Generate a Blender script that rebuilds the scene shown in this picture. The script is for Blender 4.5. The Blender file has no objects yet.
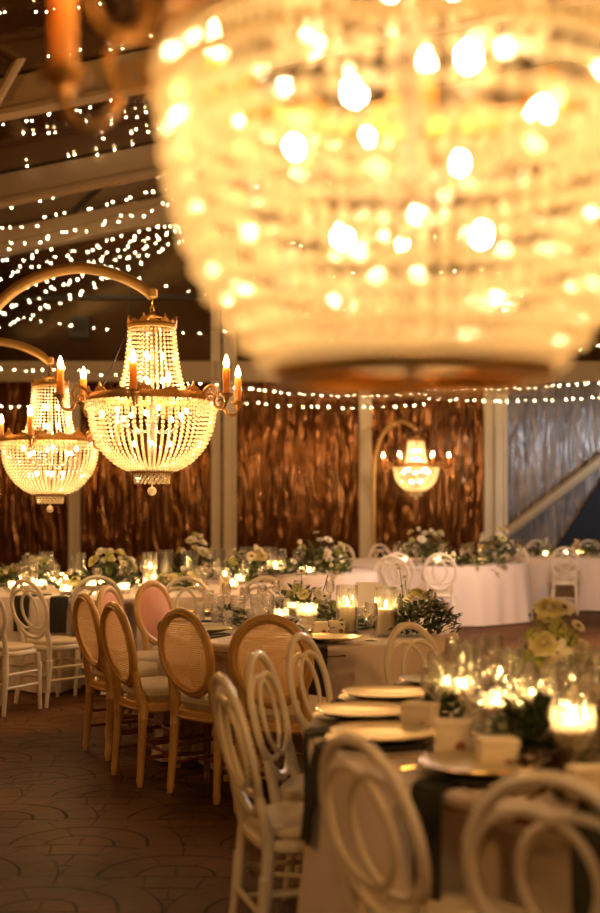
import bpy, math, random
from mathutils import Vector, Matrix, Euler
PI = math.pi
sc = bpy.context.scene
COL = sc.collection
rnd = random.Random(7)

# ------------------------------------------------------------------ helpers
class MB:
    """collects shapes, links them as one mesh object"""
    def __init__(s):
        s.v = []; s.f = []; s.mi = []; s.M = None; s.cur = 0
    def add(s, vs, fs):
        o = len(s.v)
        if s.M is None: s.v.extend(tuple(v) for v in vs)
        else: s.v.extend(tuple(s.M @ Vector(v)) for v in vs)
        for f in fs:
            s.f.append(tuple(i + o for i in f)); s.mi.append(s.cur)
    def lathe(s, prof, seg=20, sx=1.0, sy=1.0, c=(0, 0, 0), cap0=True, cap1=True):
        vs = []; fs = []
        n = len(prof)
        for r, z in prof:
            for k in range(seg):
                a = 2 * PI * k / seg
                vs.append((c[0] + r * sx * math.cos(a), c[1] + r * sy * math.sin(a), c[2] + z))
        for i in range(n - 1):
            for k in range(seg):
                k2 = (k + 1) % seg
                fs.append((i * seg + k, i * seg + k2, (i + 1) * seg + k2, (i + 1) * seg + k))
        if cap0: fs.append(tuple(reversed(range(seg))))
        if cap1: fs.append(tuple((n - 1) * seg + k for k in range(seg)))
        s.add(vs, fs)
    def tube(s, pts, r, seg=8, closed=False, up=None, ratio=1.0, caps=True):
        pts = [Vector(p) for p in pts]; n = len(pts)
        rs = r if isinstance(r, (list, tuple)) else [r] * n
        vs = []; fs = []; prev = None
        for i, p in enumerate(pts):
            if closed: t = pts[(i + 1) % n] - pts[i - 1]
            else: t = pts[min(i + 1, n - 1)] - pts[max(i - 1, 0)]
            t = t.normalized() if t.length > 1e-9 else Vector((0, 0, 1))
            if up is not None:
                u = Vector(up); u = (u - t * u.dot(t))
                if u.length < 1e-4: u = t.orthogonal()
                u.normalize()
            elif prev is None: u = t.orthogonal().normalized()
            else:
                u = prev - t * prev.dot(t)
                u = u.normalized() if u.length > 1e-6 else t.orthogonal().normalized()
            prev = u
            w = t.cross(u)
            for k in range(seg):
                a = 2 * PI * k / seg
                vs.append(p + u * (math.cos(a) * rs[i] * ratio) + w * (math.sin(a) * rs[i]))
        m = n if closed else n - 1
        for i in range(m):
            j = (i + 1) % n
            for k in range(seg):
                k2 = (k + 1) % seg
                fs.append((i * seg + k, i * seg + k2, j * seg + k2, j * seg + k))
        if caps and not closed:
            fs.append(tuple(reversed(range(seg)))); fs.append(tuple((n - 1) * seg + k for k in range(seg)))
        s.add(vs, fs)
    def box(s, c, size):
        x, y, z = c; a, b, d = size[0] / 2, size[1] / 2, size[2] / 2
        vs = [(x - a, y - b, z - d), (x + a, y - b, z - d), (x + a, y + b, z - d), (x - a, y + b, z - d),
              (x - a, y - b, z + d), (x + a, y - b, z + d), (x + a, y + b, z + d), (x - a, y + b, z + d)]
        s.add(vs, [(3, 2, 1, 0), (4, 5, 6, 7), (0, 1, 5, 4), (1, 2, 6, 5), (2, 3, 7, 6), (3, 0, 4, 7)])
    def slab(s, outline, z0, z1, bev=0.01, dome=0.0):
        """outline scaled about its centre to round the edges; optional domed top"""
        n = len(outline)
        cx = sum(p[0] for p in outline) / n; cy = sum(p[1] for p in outline) / n
        rad = sum(math.hypot(p[0] - cx, p[1] - cy) for p in outline) / n
        rows = [(1 - bev / rad, z0), (1, z0 + bev), (1, z1 - bev)]
        for k in range(1, 4):
            a = PI / 2 * k / 3
            rows.append((1 - bev / rad * (1 - math.cos(a)), z1 - bev + bev * math.sin(a)))
        if dome:
            for q in (.8, .55, .28): rows.append((q * (1 - bev / rad), z1 + dome * (1 - q * q)))
        vs = []; fs = []
        for q, z in rows:
            for p in outline: vs.append((cx + (p[0] - cx) * q, cy + (p[1] - cy) * q, z))
        for i in range(len(rows) - 1):
            for k in range(n):
                k2 = (k + 1) % n
                fs.append((i * n + k, i * n + k2, (i + 1) * n + k2, (i + 1) * n + k))
        fs.append(tuple(reversed(range(n)))); fs.append(tuple((len(rows) - 1) * n + k for k in range(n)))
        s.add(vs, fs)
    def ico(s, c, r, sz=1.0):
        t = (1 + 5 ** .5) / 2; q = r / math.sqrt(1 + t * t)
        vs = [(-1, t, 0), (1, t, 0), (-1, -t, 0), (1, -t, 0), (0, -1, t), (0, 1, t), (0, -1, -t), (0, 1, -t), (t, 0, -1), (t, 0, 1), (-t, 0, -1), (-t, 0, 1)]
        fs = [(0, 11, 5), (0, 5, 1), (0, 1, 7), (0, 7, 10), (0, 10, 11), (1, 5, 9), (5, 11, 4), (11, 10, 2), (10, 7, 6), (7, 1, 8), (3, 9, 4), (3, 4, 2), (3, 2, 6), (3, 6, 8), (3, 8, 9), (4, 9, 5), (2, 4, 11), (6, 2, 10), (8, 6, 7), (9, 8, 1)]
        s.add([(c[0] + x * q, c[1] + y * q, c[2] + z * q * sz) for x, y, z in vs], fs)
    def octa(s, c, r, sz=1.0):
        x, y, z = c
        s.add([(x + r, y, z), (x, y + r, z), (x - r, y, z), (x, y - r, z), (x, y, z + r * sz), (x, y, z - r * sz)],
              [(0, 1, 4), (1, 2, 4), (2, 3, 4), (3, 0, 4), (1, 0, 5), (2, 1, 5), (3, 2, 5), (0, 3, 5)])
    def sphere(s, c, r, seg=14, rings=8, sz=1.0):
        s.lathe([(max(r * math.sin(PI * k / rings), 1e-4), -r * sz * math.cos(PI * k / rings)) for k in range(rings + 1)], seg, c=c)
    def mesh(s, name, mats, smooth=True):
        me = bpy.data.meshes.new(name)
        me.from_pydata(s.v, [], s.f)
        for m in (mats if isinstance(mats, (list, tuple)) else [mats]): me.materials.append(m)
        me.polygons.foreach_set('material_index', s.mi)
        if smooth:
            me.polygons.foreach_set('use_smooth', [True] * len(me.polygons))
            try: me.set_sharp_from_angle(angle=math.radians(42))
            except Exception: pass
        me.update()
        return me
    def build(s, name, mats, parent=None, smooth=True):
        return put(s.mesh(name, mats, smooth), name, parent)

def put(me, name, parent=None, loc=None, rot=None, scale=None):
    o = bpy.data.objects.new(name, me); COL.objects.link(o)
    if parent is not None: o.parent = parent
    if loc is not None: o.location = loc
    if rot is not None: o.rotation_euler = rot
    if scale is not None: o.scale = (scale,) * 3 if isinstance(scale, (int, float)) else scale
    return o
def empty(name, loc=(0, 0, 0), rz=0.0):
    o = bpy.data.objects.new(name, None); COL.objects.link(o)
    o.empty_display_size = .1
    o.location = loc; o.rotation_euler = (0, 0, rz); return o
def tag(o, label, cat, group=None):
    o['label'] = label; o['category'] = cat
    if group: o['group'] = group
    return o
def struct(o):
    o['kind'] = 'structure'; return o
KIDS = {}
def copy_tree(o, parent=None):
    c = o.copy(); COL.objects.link(c)
    if parent is not None: c.parent = parent
    for ch in o.children: copy_tree(ch, c)
    return c
ORD = 'first second third fourth fifth sixth seventh eighth ninth tenth eleventh twelfth thirteenth fourteenth fifteenth sixteenth seventeenth eighteenth nineteenth twentieth'.split()
def ordinal(k):
    if k < len(ORD): return ORD[k]
    t = {2: 'twenty', 3: 'thirty', 4: 'forty', 5: 'fifty'}[(k + 1) // 10]
    u = (k + 1) % 10
    return (t[:-1] + 'ieth') if u == 0 else t + '-' + ORD[u - 1]
def ell(a, b, n=28, p=2.0, cx=0, cy=0):
    out = []
    for k in range(n):
        t = 2 * PI * k / n; c, s_ = math.cos(t), math.sin(t)
        out.append((cx + a * math.copysign(abs(c) ** (2 / p), c), cy + b * math.copysign(abs(s_) ** (2 / p), s_)))
    return out

TABLES = {'near': ((1.47, 4.05), (1.44, 1.44)), 'mid': ((.05, 7.85), (.90, 1.46)), 'left': ((-1.6, 11.4), (1.46, 1.46)), 'centre': ((-.25, 14.4), (1.12, 1.12)), 'right': ((1.62, 17.0), (1.42, 1.42)), 'farright': ((4.35, 19.5), (1.42, 1.42))}
def RB(ab, th): return ab[0] * ab[1] / math.hypot(ab[1] * math.cos(th), ab[0] * math.sin(th))
def hold(p, margin=.10):
    """keep a point on the nearest table top"""
    p = Vector(p); best = min(TABLES.values(), key=lambda t: math.hypot(p.x - t[0][0], p.y - t[0][1]) - RB(t[1], math.atan2(p.y - t[0][1], p.x - t[0][0])))
    (cx, cy), ab = best; d = math.hypot(p.x - cx, p.y - cy); R = RB(ab, math.atan2(p.y - cy, p.x - cx))
    if d > R - margin: q = (R - margin) / d; p.x = cx + (p.x - cx) * q; p.y = cy + (p.y - cy) * q
    return p
# camera frame used to read ground positions off the photograph
F = 1268.0; HZ = 510.0; EYE = 1.45
def at(px, d, py=None, z=None):
    return Vector(((px - 300) * d / F, d, EYE - (py - HZ) * d / F if z is None else z))
def on(px, py, z=0.757):
    d = (EYE - z) * F / (py - HZ)
    return hold((((px - 300) * d / F, d, z)))
def sx(o): # column of a thing in the view, for left-to-right labels
    l = o.location; return l[0] / max(l[1], .1)

# ------------------------------------------------------------------ materials
def new_mat(name):
    m = bpy.data.materials.new(name); m.use_nodes = True
    nt = m.node_tree; nt.nodes.clear()
    return m, nt, nt.nodes.new('ShaderNodeOutputMaterial')
def princ(name, col, rough=.5, metal=0.0, noise=0.0, nscale=20.0, bump=0.0, bscale=80.0, sheen=0.0, coat=0.0, spec=.5, trans=0.0, stretch=(1, 1, 1)):
    m, nt, out = new_mat(name); N = nt.nodes; L = nt.links
    b = N.new('ShaderNodeBsdfPrincipled')
    b.inputs['Base Color'].default_value = (*col, 1); b.inputs['Roughness'].default_value = rough
    b.inputs['Metallic'].default_value = metal; b.inputs['Sheen Weight'].default_value = sheen
    b.inputs['Coat Weight'].default_value = coat; b.inputs['Specular IOR Level'].default_value = spec
    tc = N.new('ShaderNodeTexCoord'); mp = N.new('ShaderNodeMapping'); mp.inputs['Scale'].default_value = stretch
    L.new(tc.outputs['Object'], mp.inputs['Vector'])
    if noise:
        nz = N.new('ShaderNodeTexNoise'); nz.inputs['Scale'].default_value = nscale; nz.inputs['Detail'].default_value = 4
        L.new(mp.outputs[0], nz.inputs['Vector'])
        mx = N.new('ShaderNodeMix'); mx.data_type = 'RGBA'
        mx.inputs[6].default_value = (*[c * (1 - noise) for c in col], 1); mx.inputs[7].default_value = (*[min(1, c * (1 + noise)) for c in col], 1)
        L.new(nz.outputs['Fac'], mx.inputs[0]); L.new(mx.outputs[2], b.inputs['Base Color'])
    if bump:
        nb = N.new('ShaderNodeTexNoise'); nb.inputs['Scale'].default_value = bscale; nb.inputs['Detail'].default_value = 3
        L.new(mp.outputs[0], nb.inputs['Vector'])
        bm = N.new('ShaderNodeBump'); bm.inputs['Strength'].default_value = bump; bm.inputs['Distance'].default_value = .02
        L.new(nb.outputs['Fac'], bm.inputs['Height']); L.new(bm.outputs[0], b.inputs['Normal'])
    surf = b.outputs[0]
    if trans:
        t = N.new('ShaderNodeBsdfTranslucent'); t.inputs['Color'].default_value = (*col, 1)
        ms = N.new('ShaderNodeMixShader'); ms.inputs[0].default_value = trans
        L.new(surf, ms.inputs[1]); L.new(t.outputs[0], ms.inputs[2]); surf = ms.outputs[0]
    L.new(surf, out.inputs['Surface'])
    return m
def emis(name, col, strength):
    m, nt, out = new_mat(name)
    e = nt.nodes.new('ShaderNodeEmission'); e.inputs['Color'].default_value = (*col, 1); e.inputs['Strength'].default_value = strength
    nt.links.new(e.outputs[0], out.inputs['Surface']); return m
def glass_mat(name, tint=(.97, .97, .95), base=.06, rough=.03, bump=0.0, bscale=60, frost=0.0):
    m, nt, out = new_mat(name); N = nt.nodes; L = nt.links
    t = N.new('ShaderNodeBsdfTransparent'); t.inputs['Color'].default_value = (*tint, 1)
    g = N.new('ShaderNodeBsdfGlossy'); g.inputs['Roughness'].default_value = rough
    lw = N.new('ShaderNodeLayerWeight'); lw.inputs['Blend'].default_value = .35
    mr = N.new('ShaderNodeMapRange'); mr.inputs['To Min'].default_value = base; mr.inputs['To Max'].default_value = .75
    L.new(lw.outputs['Facing'], mr.inputs['Value'])
    if bump:
        tc = N.new('ShaderNodeTexCoord'); nz = N.new('ShaderNodeTexVoronoi'); nz.inputs['Scale'].default_value = bscale
        L.new(tc.outputs['Object'], nz.inputs['Vector'])
        bm = N.new('ShaderNodeBump'); bm.inputs['Strength'].default_value = bump; bm.inputs['Distance'].default_value = .01
        L.new(nz.outputs['Distance'], bm.inputs['Height']); L.new(bm.outputs[0], g.inputs['Normal']); L.new(bm.outputs[0], lw.inputs['Normal'])
    ms = N.new('ShaderNodeMixShader')
    L.new(mr.outputs[0], ms.inputs[0]); L.new(t.outputs[0], ms.inputs[1]); L.new(g.outputs[0], ms.inputs[2])
    sh = ms.outputs[0]
    if frost:
        tl = N.new('ShaderNodeBsdfTranslucent'); tl.inputs['Color'].default_value = (1, .95, .85, 1)
        m4 = N.new('ShaderNodeMixShader'); m4.inputs[0].default_value = frost
        L.new(sh, m4.inputs[1]); L.new(tl.outputs[0], m4.inputs[2]); sh = m4.outputs[0]
    L.new(sh, out.inputs['Surface']); return m

M = {}
M['white_paint'] = princ('ivory_resin', (.74, .68, .57), .38, noise=.05, nscale=9, coat=.15)
M['white_pad'] = princ('ivory_pad', (.66, .58, .44), .7, noise=.06, nscale=14, bump=.15, bscale=200)
M['wood'] = princ('oak', (.58, .35, .12), .38, noise=.22, nscale=7, stretch=(6, 6, 1), bump=.08, bscale=40)
M['wood_dark'] = princ('dark_oak', (.16, .05, .022), .4, noise=.25, nscale=8)
M['cushion'] = princ('cream_linen', (.62, .53, .38), .85, noise=.06, nscale=25, bump=.2, bscale=260, sheen=.2)
M['pink'] = princ('pink_fabric', (.72, .36, .30), .85, noise=.08, nscale=40, bump=.25, bscale=300, sheen=.3)
M['cloth'] = princ('table_linen', (.80, .70, .64), .85, noise=.03, nscale=5, bump=.08, bscale=25, sheen=.1, trans=.12)
M['napkin'] = princ('dark_green_linen', (.020, .019, .012), .85, noise=.15, nscale=60, bump=.2, bscale=300)
M['plate'] = princ('cream_china', (.55, .47, .29), .38, coat=.08)
M['shade'] = princ('plate_shade', (.022, .020, .014), .35)  # near-black colour stands in for the shade under the plates
M['gold'] = princ('gold_metal', (.83, .56, .20), .22, metal=1.0)
M['bronze'] = princ('gilt_bronze', (.46, .24, .065), .42, metal=.85, noise=.3, nscale=30, bump=.3, bscale=60)
M['stem'] = princ('dull_brass', (.16, .11, .07), .45, metal=.6)
M['gilt_pole'] = princ('gilt_paint', (.55, .33, .11), .42, metal=.35, noise=.12, nscale=6)
M['card'] = princ('cream_card', (.78, .68, .52), .7, noise=.03)
M['white_card'] = princ('white_card', (.90, .87, .86), .6)
M['ornament'] = princ('dried_flower', (.30, .10, .04), .7, noise=.3, nscale=60)
M['wax'] = princ('candle_wax', (.90, .80, .60), .45, trans=.25)
M['candle_sleeve'] = princ('amber_candle_sleeve', (.85, .42, .09), .5, trans=.45)
M['wick'] = princ('wick', (.02, .015, .01), .9)
M['flame'] = emis('flame', (1.0, .58, .20), 150)
M['bulb'] = emis('candle_bulb', (1.0, .62, .24), 25)
M['core_bulb'] = emis('chandelier_bulb', (1.0, .67, .33), 135)
M['fairy'] = emis('fairy_bulb', (1.0, .76, .38), 30)
M['cable'] = princ('black_cable', (.008, .007, .006), .5)
M['glass'] = glass_mat('clear_glass', base=.12, frost=.04)
M['cut_glass'] = glass_mat('cut_glass', base=.18, bump=.6, bscale=70, frost=.15)
M['leaf_dark'] = princ('dark_leaf', (.030, .045, .016), .45, noise=.4, nscale=25)
M['leaf_mid'] = princ('mid_leaf', (.09, .12, .035), .45, noise=.35, nscale=25, trans=.2)
M['leaf_olive'] = princ('olive_leaf', (.22, .23, .075), .5, noise=.3, nscale=25, trans=.25)
M['petal_white'] = princ('white_petal', (.84, .80, .66), .6, trans=.3)
M['petal_yellow'] = princ('pale_yellow_petal', (.76, .70, .38), .6, trans=.3)
M['petal_green'] = princ('green_yellow_bloom', (.45, .47, .13), .6, noise=.25, nscale=60, trans=.25)
M['flower_eye'] = princ('flower_eye', (.10, .05, .02), .8)
M['berry'] = princ('dark_dried_leaf', (.07, .03, .022), .5, noise=.4, nscale=30)
M['post'] = princ('tent_post_paint', (.60, .49, .31), .5, noise=.06, nscale=3)
M['rafter'] = princ('rafter_aluminium', (.34, .24, .13), .5, noise=.08, nscale=3)
M['dark_metal'] = princ('dark_fitting', (.03, .022, .016), .4)
M['sign_glass'] = princ('dull_glass', (.05, .04, .03), .15)

def crystal():
    m, nt, out = new_mat('crystal_bead'); N = nt.nodes; L = nt.links
    t = N.new('ShaderNodeBsdfTranslucent'); t.inputs['Color'].default_value = (1, .90, .68, 1)
    d = N.new('ShaderNodeBsdfDiffuse'); d.inputs['Color'].default_value = (.75, .60, .40, 1)
    g = N.new('ShaderNodeBsdfGlossy'); g.inputs['Roughness'].default_value = .12; g.inputs['Color'].default_value = (1, .95, .85, 1)
    tr = N.new('ShaderNodeBsdfTransparent')
    m1 = N.new('ShaderNodeMixShader'); m1.inputs[0].default_value = .15
    m2 = N.new('ShaderNodeMixShader'); m2.inputs[0].default_value = .08
    m3 = N.new('ShaderNodeMixShader'); m3.inputs[0].default_value = .22
    L.new(t.outputs[0], m1.inputs[1]); L.new(d.outputs[0], m1.inputs[2])
    L.new(m1.outputs[0], m2.inputs[1]); L.new(tr.outputs[0], m2.inputs[2])
    L.new(m2.outputs[0], m3.inputs[1]); L.new(g.outputs[0], m3.inputs[2])
    L.new(m3.outputs[0], out.inputs['Surface']); return m
M['crystal'] = crystal()

def cane():
    m, nt, out = new_mat('cane_webbing'); N = nt.nodes; L = nt.links
    b = N.new('ShaderNodeBsdfPrincipled'); b.inputs['Base Color'].default_value = (.72, .46, .20, 1); b.inputs['Roughness'].default_value = .55
    tc = N.new('ShaderNodeTexCoord'); sp = N.new('ShaderNodeSeparateXYZ'); L.new(tc.outputs['Object'], sp.inputs[0])
    def cell(sock):
        a = N.new('ShaderNodeMath'); a.operation = 'MULTIPLY'; a.inputs[1].default_value = 1 / .0115; L.new(sock, a.inputs[0])
        f = N.new('ShaderNodeMath'); f.operation = 'FRACT'; L.new(a.outputs[0], f.inputs[0])
        s_ = N.new('ShaderNodeMath'); s_.operation = 'SUBTRACT'; s_.inputs[1].default_value = .5; L.new(f.outputs[0], s_.inputs[0])
        p = N.new('ShaderNodeMath'); p.operation = 'POWER'; p.inputs[1].default_value = 2; 
        ab = N.new('ShaderNodeMath'); ab.operation = 'ABSOLUTE'; L.new(s_.outputs[0], ab.inputs[0]); L.new(ab.outputs[0], p.inputs[0])
        return p.outputs[0]
    ad = N.new('ShaderNodeMath'); ad.operation = 'ADD'; L.new(cell(sp.outputs[0]), ad.inputs[0]); L.new(cell(sp.outputs[2]), ad.inputs[1])
    lt = N.new('ShaderNodeMath'); lt.operation = 'LESS_THAN'; lt.inputs[1].default_value = .065; L.new(ad.outputs[0], lt.inputs[0])
    t = N.new('ShaderNodeBsdfTransparent'); ms = N.new('ShaderNodeMixShader')
    L.new(lt.outputs[0], ms.inputs[0]); tl = N.new('ShaderNodeBsdfTranslucent'); tl.inputs['Color'].default_value = (.80, .52, .24, 1); mc = N.new('ShaderNodeMixShader'); mc.inputs[0].default_value = .4
    L.new(b.outputs[0], mc.inputs[1]); L.new(tl.outputs[0], mc.inputs[2])
    L.new(mc.outputs[0], ms.inputs[1]); L.new(t.outputs[0], ms.inputs[2]); L.new(ms.outputs[0], out.inputs['Surface'])
    return m
M['cane'] = cane()

def vinyl(name, dark, lite, rough, stretch, bump, bscale, dist=.05, tint=(1, .55, .25)):
    m, nt, out = new_mat(name); N = nt.nodes; L = nt.links
    b = N.new('ShaderNodeBsdfPrincipled'); b.inputs['Roughness'].default_value = rough; b.inputs['Specular IOR Level'].default_value = .95; b.inputs['Specular Tint'].default_value = (*tint, 1)
    tc = N.new('ShaderNodeTexCoord'); mp = N.new('ShaderNodeMapping'); mp.inputs['Scale'].default_value = stretch
    mp.inputs['Rotation'].default_value = (0, .5, 0)
    L.new(tc.outputs['Object'], mp.inputs['Vector'])
    nz = N.new('ShaderNodeTexNoise'); nz.inputs['Scale'].default_value = bscale; nz.inputs['Detail'].default_value = 2; nz.inputs['Roughness'].default_value = .45; nz.inputs['Distortion'].default_value = 1.2
    L.new(mp.outputs[0], nz.inputs['Vector'])
    n2 = N.new('ShaderNodeTexNoise'); n2.inputs['Scale'].default_value = .5; n2.inputs['Detail'].default_value = 4
    L.new(tc.outputs['Object'], n2.inputs['Vector'])
    mx = N.new('ShaderNodeMix'); mx.data_type = 'RGBA'; mx.inputs[6].default_value = (*dark, 1); mx.inputs[7].default_value = (*lite, 1)
    L.new(n2.outputs['Fac'], mx.inputs[0]); L.new(mx.outputs[2], b.inputs['Base Color'])
    bm = N.new('ShaderNodeBump'); bm.inputs['Strength'].default_value = bump; bm.inputs['Distance'].default_value = dist
    L.new(nz.outputs['Fac'], bm.inputs['Height']); L.new(bm.outputs[0], b.inputs['Normal'])
    L.new(b.outputs[0], out.inputs['Surface']); return m
M['vinyl'] = vinyl('brown_vinyl', (.022, .0060, .0012), (.060, .018, .004), .18, (3.2, 1, .38), 1.0, 2.3, .075, (1, .48, .18))
M['vinyl_grey'] = vinyl('grey_vinyl', (.075, .062, .055), (.14, .12, .11), .3, (5, 1, .35), .8, 2.2, .12, (1, .9, .8))
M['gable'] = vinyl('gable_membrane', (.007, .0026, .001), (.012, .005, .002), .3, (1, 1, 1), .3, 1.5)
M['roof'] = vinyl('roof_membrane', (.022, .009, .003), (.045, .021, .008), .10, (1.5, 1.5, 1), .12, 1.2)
M['night'] = princ('night_gap', (.004, .004, .005), .9)

def floor_mat():
    m, nt, out = new_mat('stamped_concrete'); N = nt.nodes; L = nt.links
    def mt(op, a, b=None, c=None):
        n = N.new('ShaderNodeMath'); n.operation = op
        for i, x in enumerate((a, b, c)):
            if x is None: continue
            if isinstance(x, (int, float)): n.inputs[i].default_value = x
            else: L.new(x, n.inputs[i])
        return n.outputs[0]
    tc = N.new('ShaderNodeTexCoord')
    wob = N.new('ShaderNodeTexNoise'); wob.inputs['Scale'].default_value = 2.2; wob.inputs['Detail'].default_value = 3
    L.new(tc.outputs['Object'], wob.inputs['Vector'])
    ws = N.new('ShaderNodeVectorMath'); ws.operation = 'MULTIPLY_ADD'; ws.inputs[1].default_value = (.07, .07, 0)
    L.new(wob.outputs['Color'], ws.inputs[0]); L.new(tc.outputs['Object'], ws.inputs[2])
    sp = N.new('ShaderNodeSeparateXYZ'); L.new(ws.outputs[0], sp.inputs[0])
    R = .46
    u = mt('DIVIDE', sp.outputs[0], R); v = mt('DIVIDE', sp.outputs[1], R)
    j = mt('FLOOR', v); fv = mt('SUBTRACT', v, j)
    par = mt('FLOORED_MODULO', j, 2)
    uu = mt('SUBTRACT', u, par)
    du = mt('SUBTRACT', uu, mt('MULTIPLY', mt('ROUND', mt('DIVIDE', uu, 2)), 2))
    r1 = mt('SQRT', mt('ADD', mt('MULTIPLY', du, du), mt('MULTIPLY', fv, fv)))
    du2 = mt('SUBTRACT', mt('ABSOLUTE', du), 1); fv2 = mt('ADD', fv, 1)
    r2 = mt('SQRT', mt('ADD', mt('MULTIPLY', du2, du2), mt('MULTIPLY', fv2, fv2)))
    ins = mt('LESS_THAN', r1, 1)
    r = mt('ADD', mt('MULTIPLY', r1, ins), mt('MULTIPLY', r2, mt('SUBTRACT', 1, ins)))
    ang = mt('ADD', mt('MULTIPLY', mt('ARCTAN2', du, fv), ins), mt('MULTIPLY', mt('ARCTAN2', du2, fv2), mt('SUBTRACT', 1, ins)))
    q = mt('MULTIPLY', r, 3.0); ring = mt('FLOOR', q); fr = mt('SUBTRACT', q, ring)
    e1 = mt('MINIMUM', fr, mt('SUBTRACT', 1, fr))              # distance to ring joint, in rings
    e1 = mt('MULTIPLY', e1, R / 3.0)
    cnt = mt('ADD', mt('MULTIPLY', ring, 2.0), 2.0)
    qa = mt('ADD', mt('MULTIPLY', ang, mt('DIVIDE', cnt, PI)), mt('MULTIPLY', ring, .5)); fa = mt('FRACT', qa)
    e2 = mt('MULTIPLY', mt('MINIMUM', fa, mt('SUBTRACT', 1, fa)), mt('DIVIDE', mt('MULTIPLY', r, R * PI), cnt))
    e2 = mt('ADD', e2, .004)
    e = mt('MINIMUM', e1, e2)
    # long saw-cut joint across the floor
    sp0 = N.new('ShaderNodeSeparateXYZ'); L.new(tc.outputs['Object'], sp0.inputs[0])
    cut = mt('ABSOLUTE', mt('SUBTRACT', mt('SUBTRACT', sp0.outputs[1], mt('MULTIPLY', sp0.outputs[0], .6)), 7.64))
    e = mt('MINIMUM', e, mt('MULTIPLY', cut, .7))
    line = N.new('ShaderNodeMapRange'); line.inputs['From Min'].default_value = .002; line.inputs['From Max'].default_value = .009
    L.new(e, line.inputs['Value'])
    n1 = N.new('ShaderNodeTexNoise'); n1.inputs['Scale'].default_value = .9; n1.inputs['Detail'].default_value = 6
    L.new(tc.outputs['Object'], n1.inputs['Vector'])
    n2 = N.new('ShaderNodeTexNoise'); n2.inputs['Scale'].default_value = 18; n2.inputs['Detail'].default_value = 5
    L.new(tc.outputs['Object'], n2.inputs['Vector'])
    cr = N.new('ShaderNodeValToRGB'); el = cr.color_ramp.elements
    el[0].position = .32; el[0].color = (.082, .037, .010, 1); el[1].position = .68; el[1].color = (.20, .088, .030, 1)
    L.new(n1.outputs['Fac'], cr.inputs[0])
    m2 = N.new('ShaderNodeMix'); m2.data_type = 'RGBA'; m2.blend_type = 'MULTIPLY'; m2.inputs[0].default_value = .5
    L.new(cr.outputs[0], m2.inputs[6]); L.new(n2.outputs['Color'], m2.inputs[7])
    m3 = N.new('ShaderNodeMix'); m3.data_type = 'RGBA'; m3.inputs[6].default_value = (.008, .004, .002, 1)
    L.new(line.outputs[0], m3.inputs[0]); L.new(m2.outputs[2], m3.inputs[7])
    b = N.new('ShaderNodeBsdfPrincipled'); b.inputs['Roughness'].default_value = .6; b.inputs['Specular IOR Level'].default_value = .12
    L.new(m3.outputs[2], b.inputs['Base Color'])
    h = mt('ADD', line.outputs[0], mt('MULTIPLY', n2.outputs['Fac'], .5))
    bm = N.new('ShaderNodeBump'); bm.inputs['Strength'].default_value = .5; bm.inputs['Distance'].default_value = .01
    L.new(h, bm.inputs['Height']); L.new(bm.outputs[0], b.inputs['Normal'])
    L.new(b.outputs[0], out.inputs['Surface']); return m
M['floor'] = floor_mat()

# ------------------------------------------------------------------ the tent
D0 = 23.0; ROOF0 = 6.75; SL = .2; XL, XR, XRIDGE = -8.0, 15.0, 3.5
def roof_z(x): return ROOF0 + SL * x if x < XRIDGE else ROOF0 + SL * XRIDGE - SL * (x - XRIDGE)
mb = MB(); mb.box(((XL + XR) / 2, 9.4, -.05), (XR - XL, 27.4, .1)); struct(mb.build('floor', M['floor']))
mb = MB()
for xa, xb in ((XL, XRIDGE), (XRIDGE, XR)):
    za, zb = roof_z(xa), roof_z(xb)
    mb.add([(xa, -4.3, za), (xb, -4.3, zb), (xb, D0 + .3, zb), (xa, D0 + .3, za), (xa, -4.3, za + .05), (xb, -4.3, zb + .05), (xb, D0 + .3, zb + .05), (xa, D0 + .3, za + .05)],
           [(0, 1, 2, 3), (7, 6, 5, 4), (0, 4, 5, 1), (2, 6, 7, 3), (1, 5, 6, 2), (0, 3, 7, 4)])
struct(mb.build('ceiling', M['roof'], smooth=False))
def slabwall(name, pts, axis, thick, mat):
    mb = MB(); n = len(pts)
    vs = [Vector(p) for p in pts] + [Vector(p) + Vector(axis) * thick for p in pts]
    mb.add(vs, [tuple(range(n)), tuple(reversed(range(n, 2 * n)))] + [(k, n + k, n + (k + 1) % n, (k + 1) % n) for k in range(n)])
    return struct(mb.build(name, mat, smooth=False))
BEAM = 3.95
posts_x = [-4.08, -1.38, 1.18, 3.52]
slabwall('wall_back', [(XL, D0, 0), (3.52, D0, 0), (3.52, D0, BEAM), (XL, D0, BEAM)], (0, 1, 0), .05, M['vinyl'])
slabwall('wall_back_right', [(3.52, D0, 0), (XR, D0, 0), (XR, D0, BEAM), (3.52, D0, BEAM)], (0, 1, 0), .05, M['vinyl_grey'])
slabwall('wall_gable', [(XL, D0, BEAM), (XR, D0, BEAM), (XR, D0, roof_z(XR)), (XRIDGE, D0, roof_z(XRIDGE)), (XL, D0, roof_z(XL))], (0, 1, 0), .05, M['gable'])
slabwall('wall_left', [(XL, -4.3, 0), (XL, D0, 0), (XL, D0, roof_z(XL)), (XL, -4.3, roof_z(XL))], (-1, 0, 0), .05, M['vinyl'])
slabwall('wall_right', [(XR, -4.3, 0), (XR, D0, 0), (XR, D0, roof_z(XR)), (XR, -4.3, roof_z(XR))], (1, 0, 0), .05, M['vinyl'])
slabwall('wall_front', [(XL, -4.3, 0), (XR, -4.3, 0), (XR, -4.3, roof_z(XR)), (XRIDGE, -4.3, roof_z(XRIDGE)), (XL, -4.3, roof_z(XL))], (0, -1, 0), .05, M['vinyl'])
ntrim = 0
def trim(mb, mat, smooth=False):
    global ntrim; ntrim += 1
    return struct(mb.build('trim_%d' % ntrim, mat, smooth=smooth))
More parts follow.
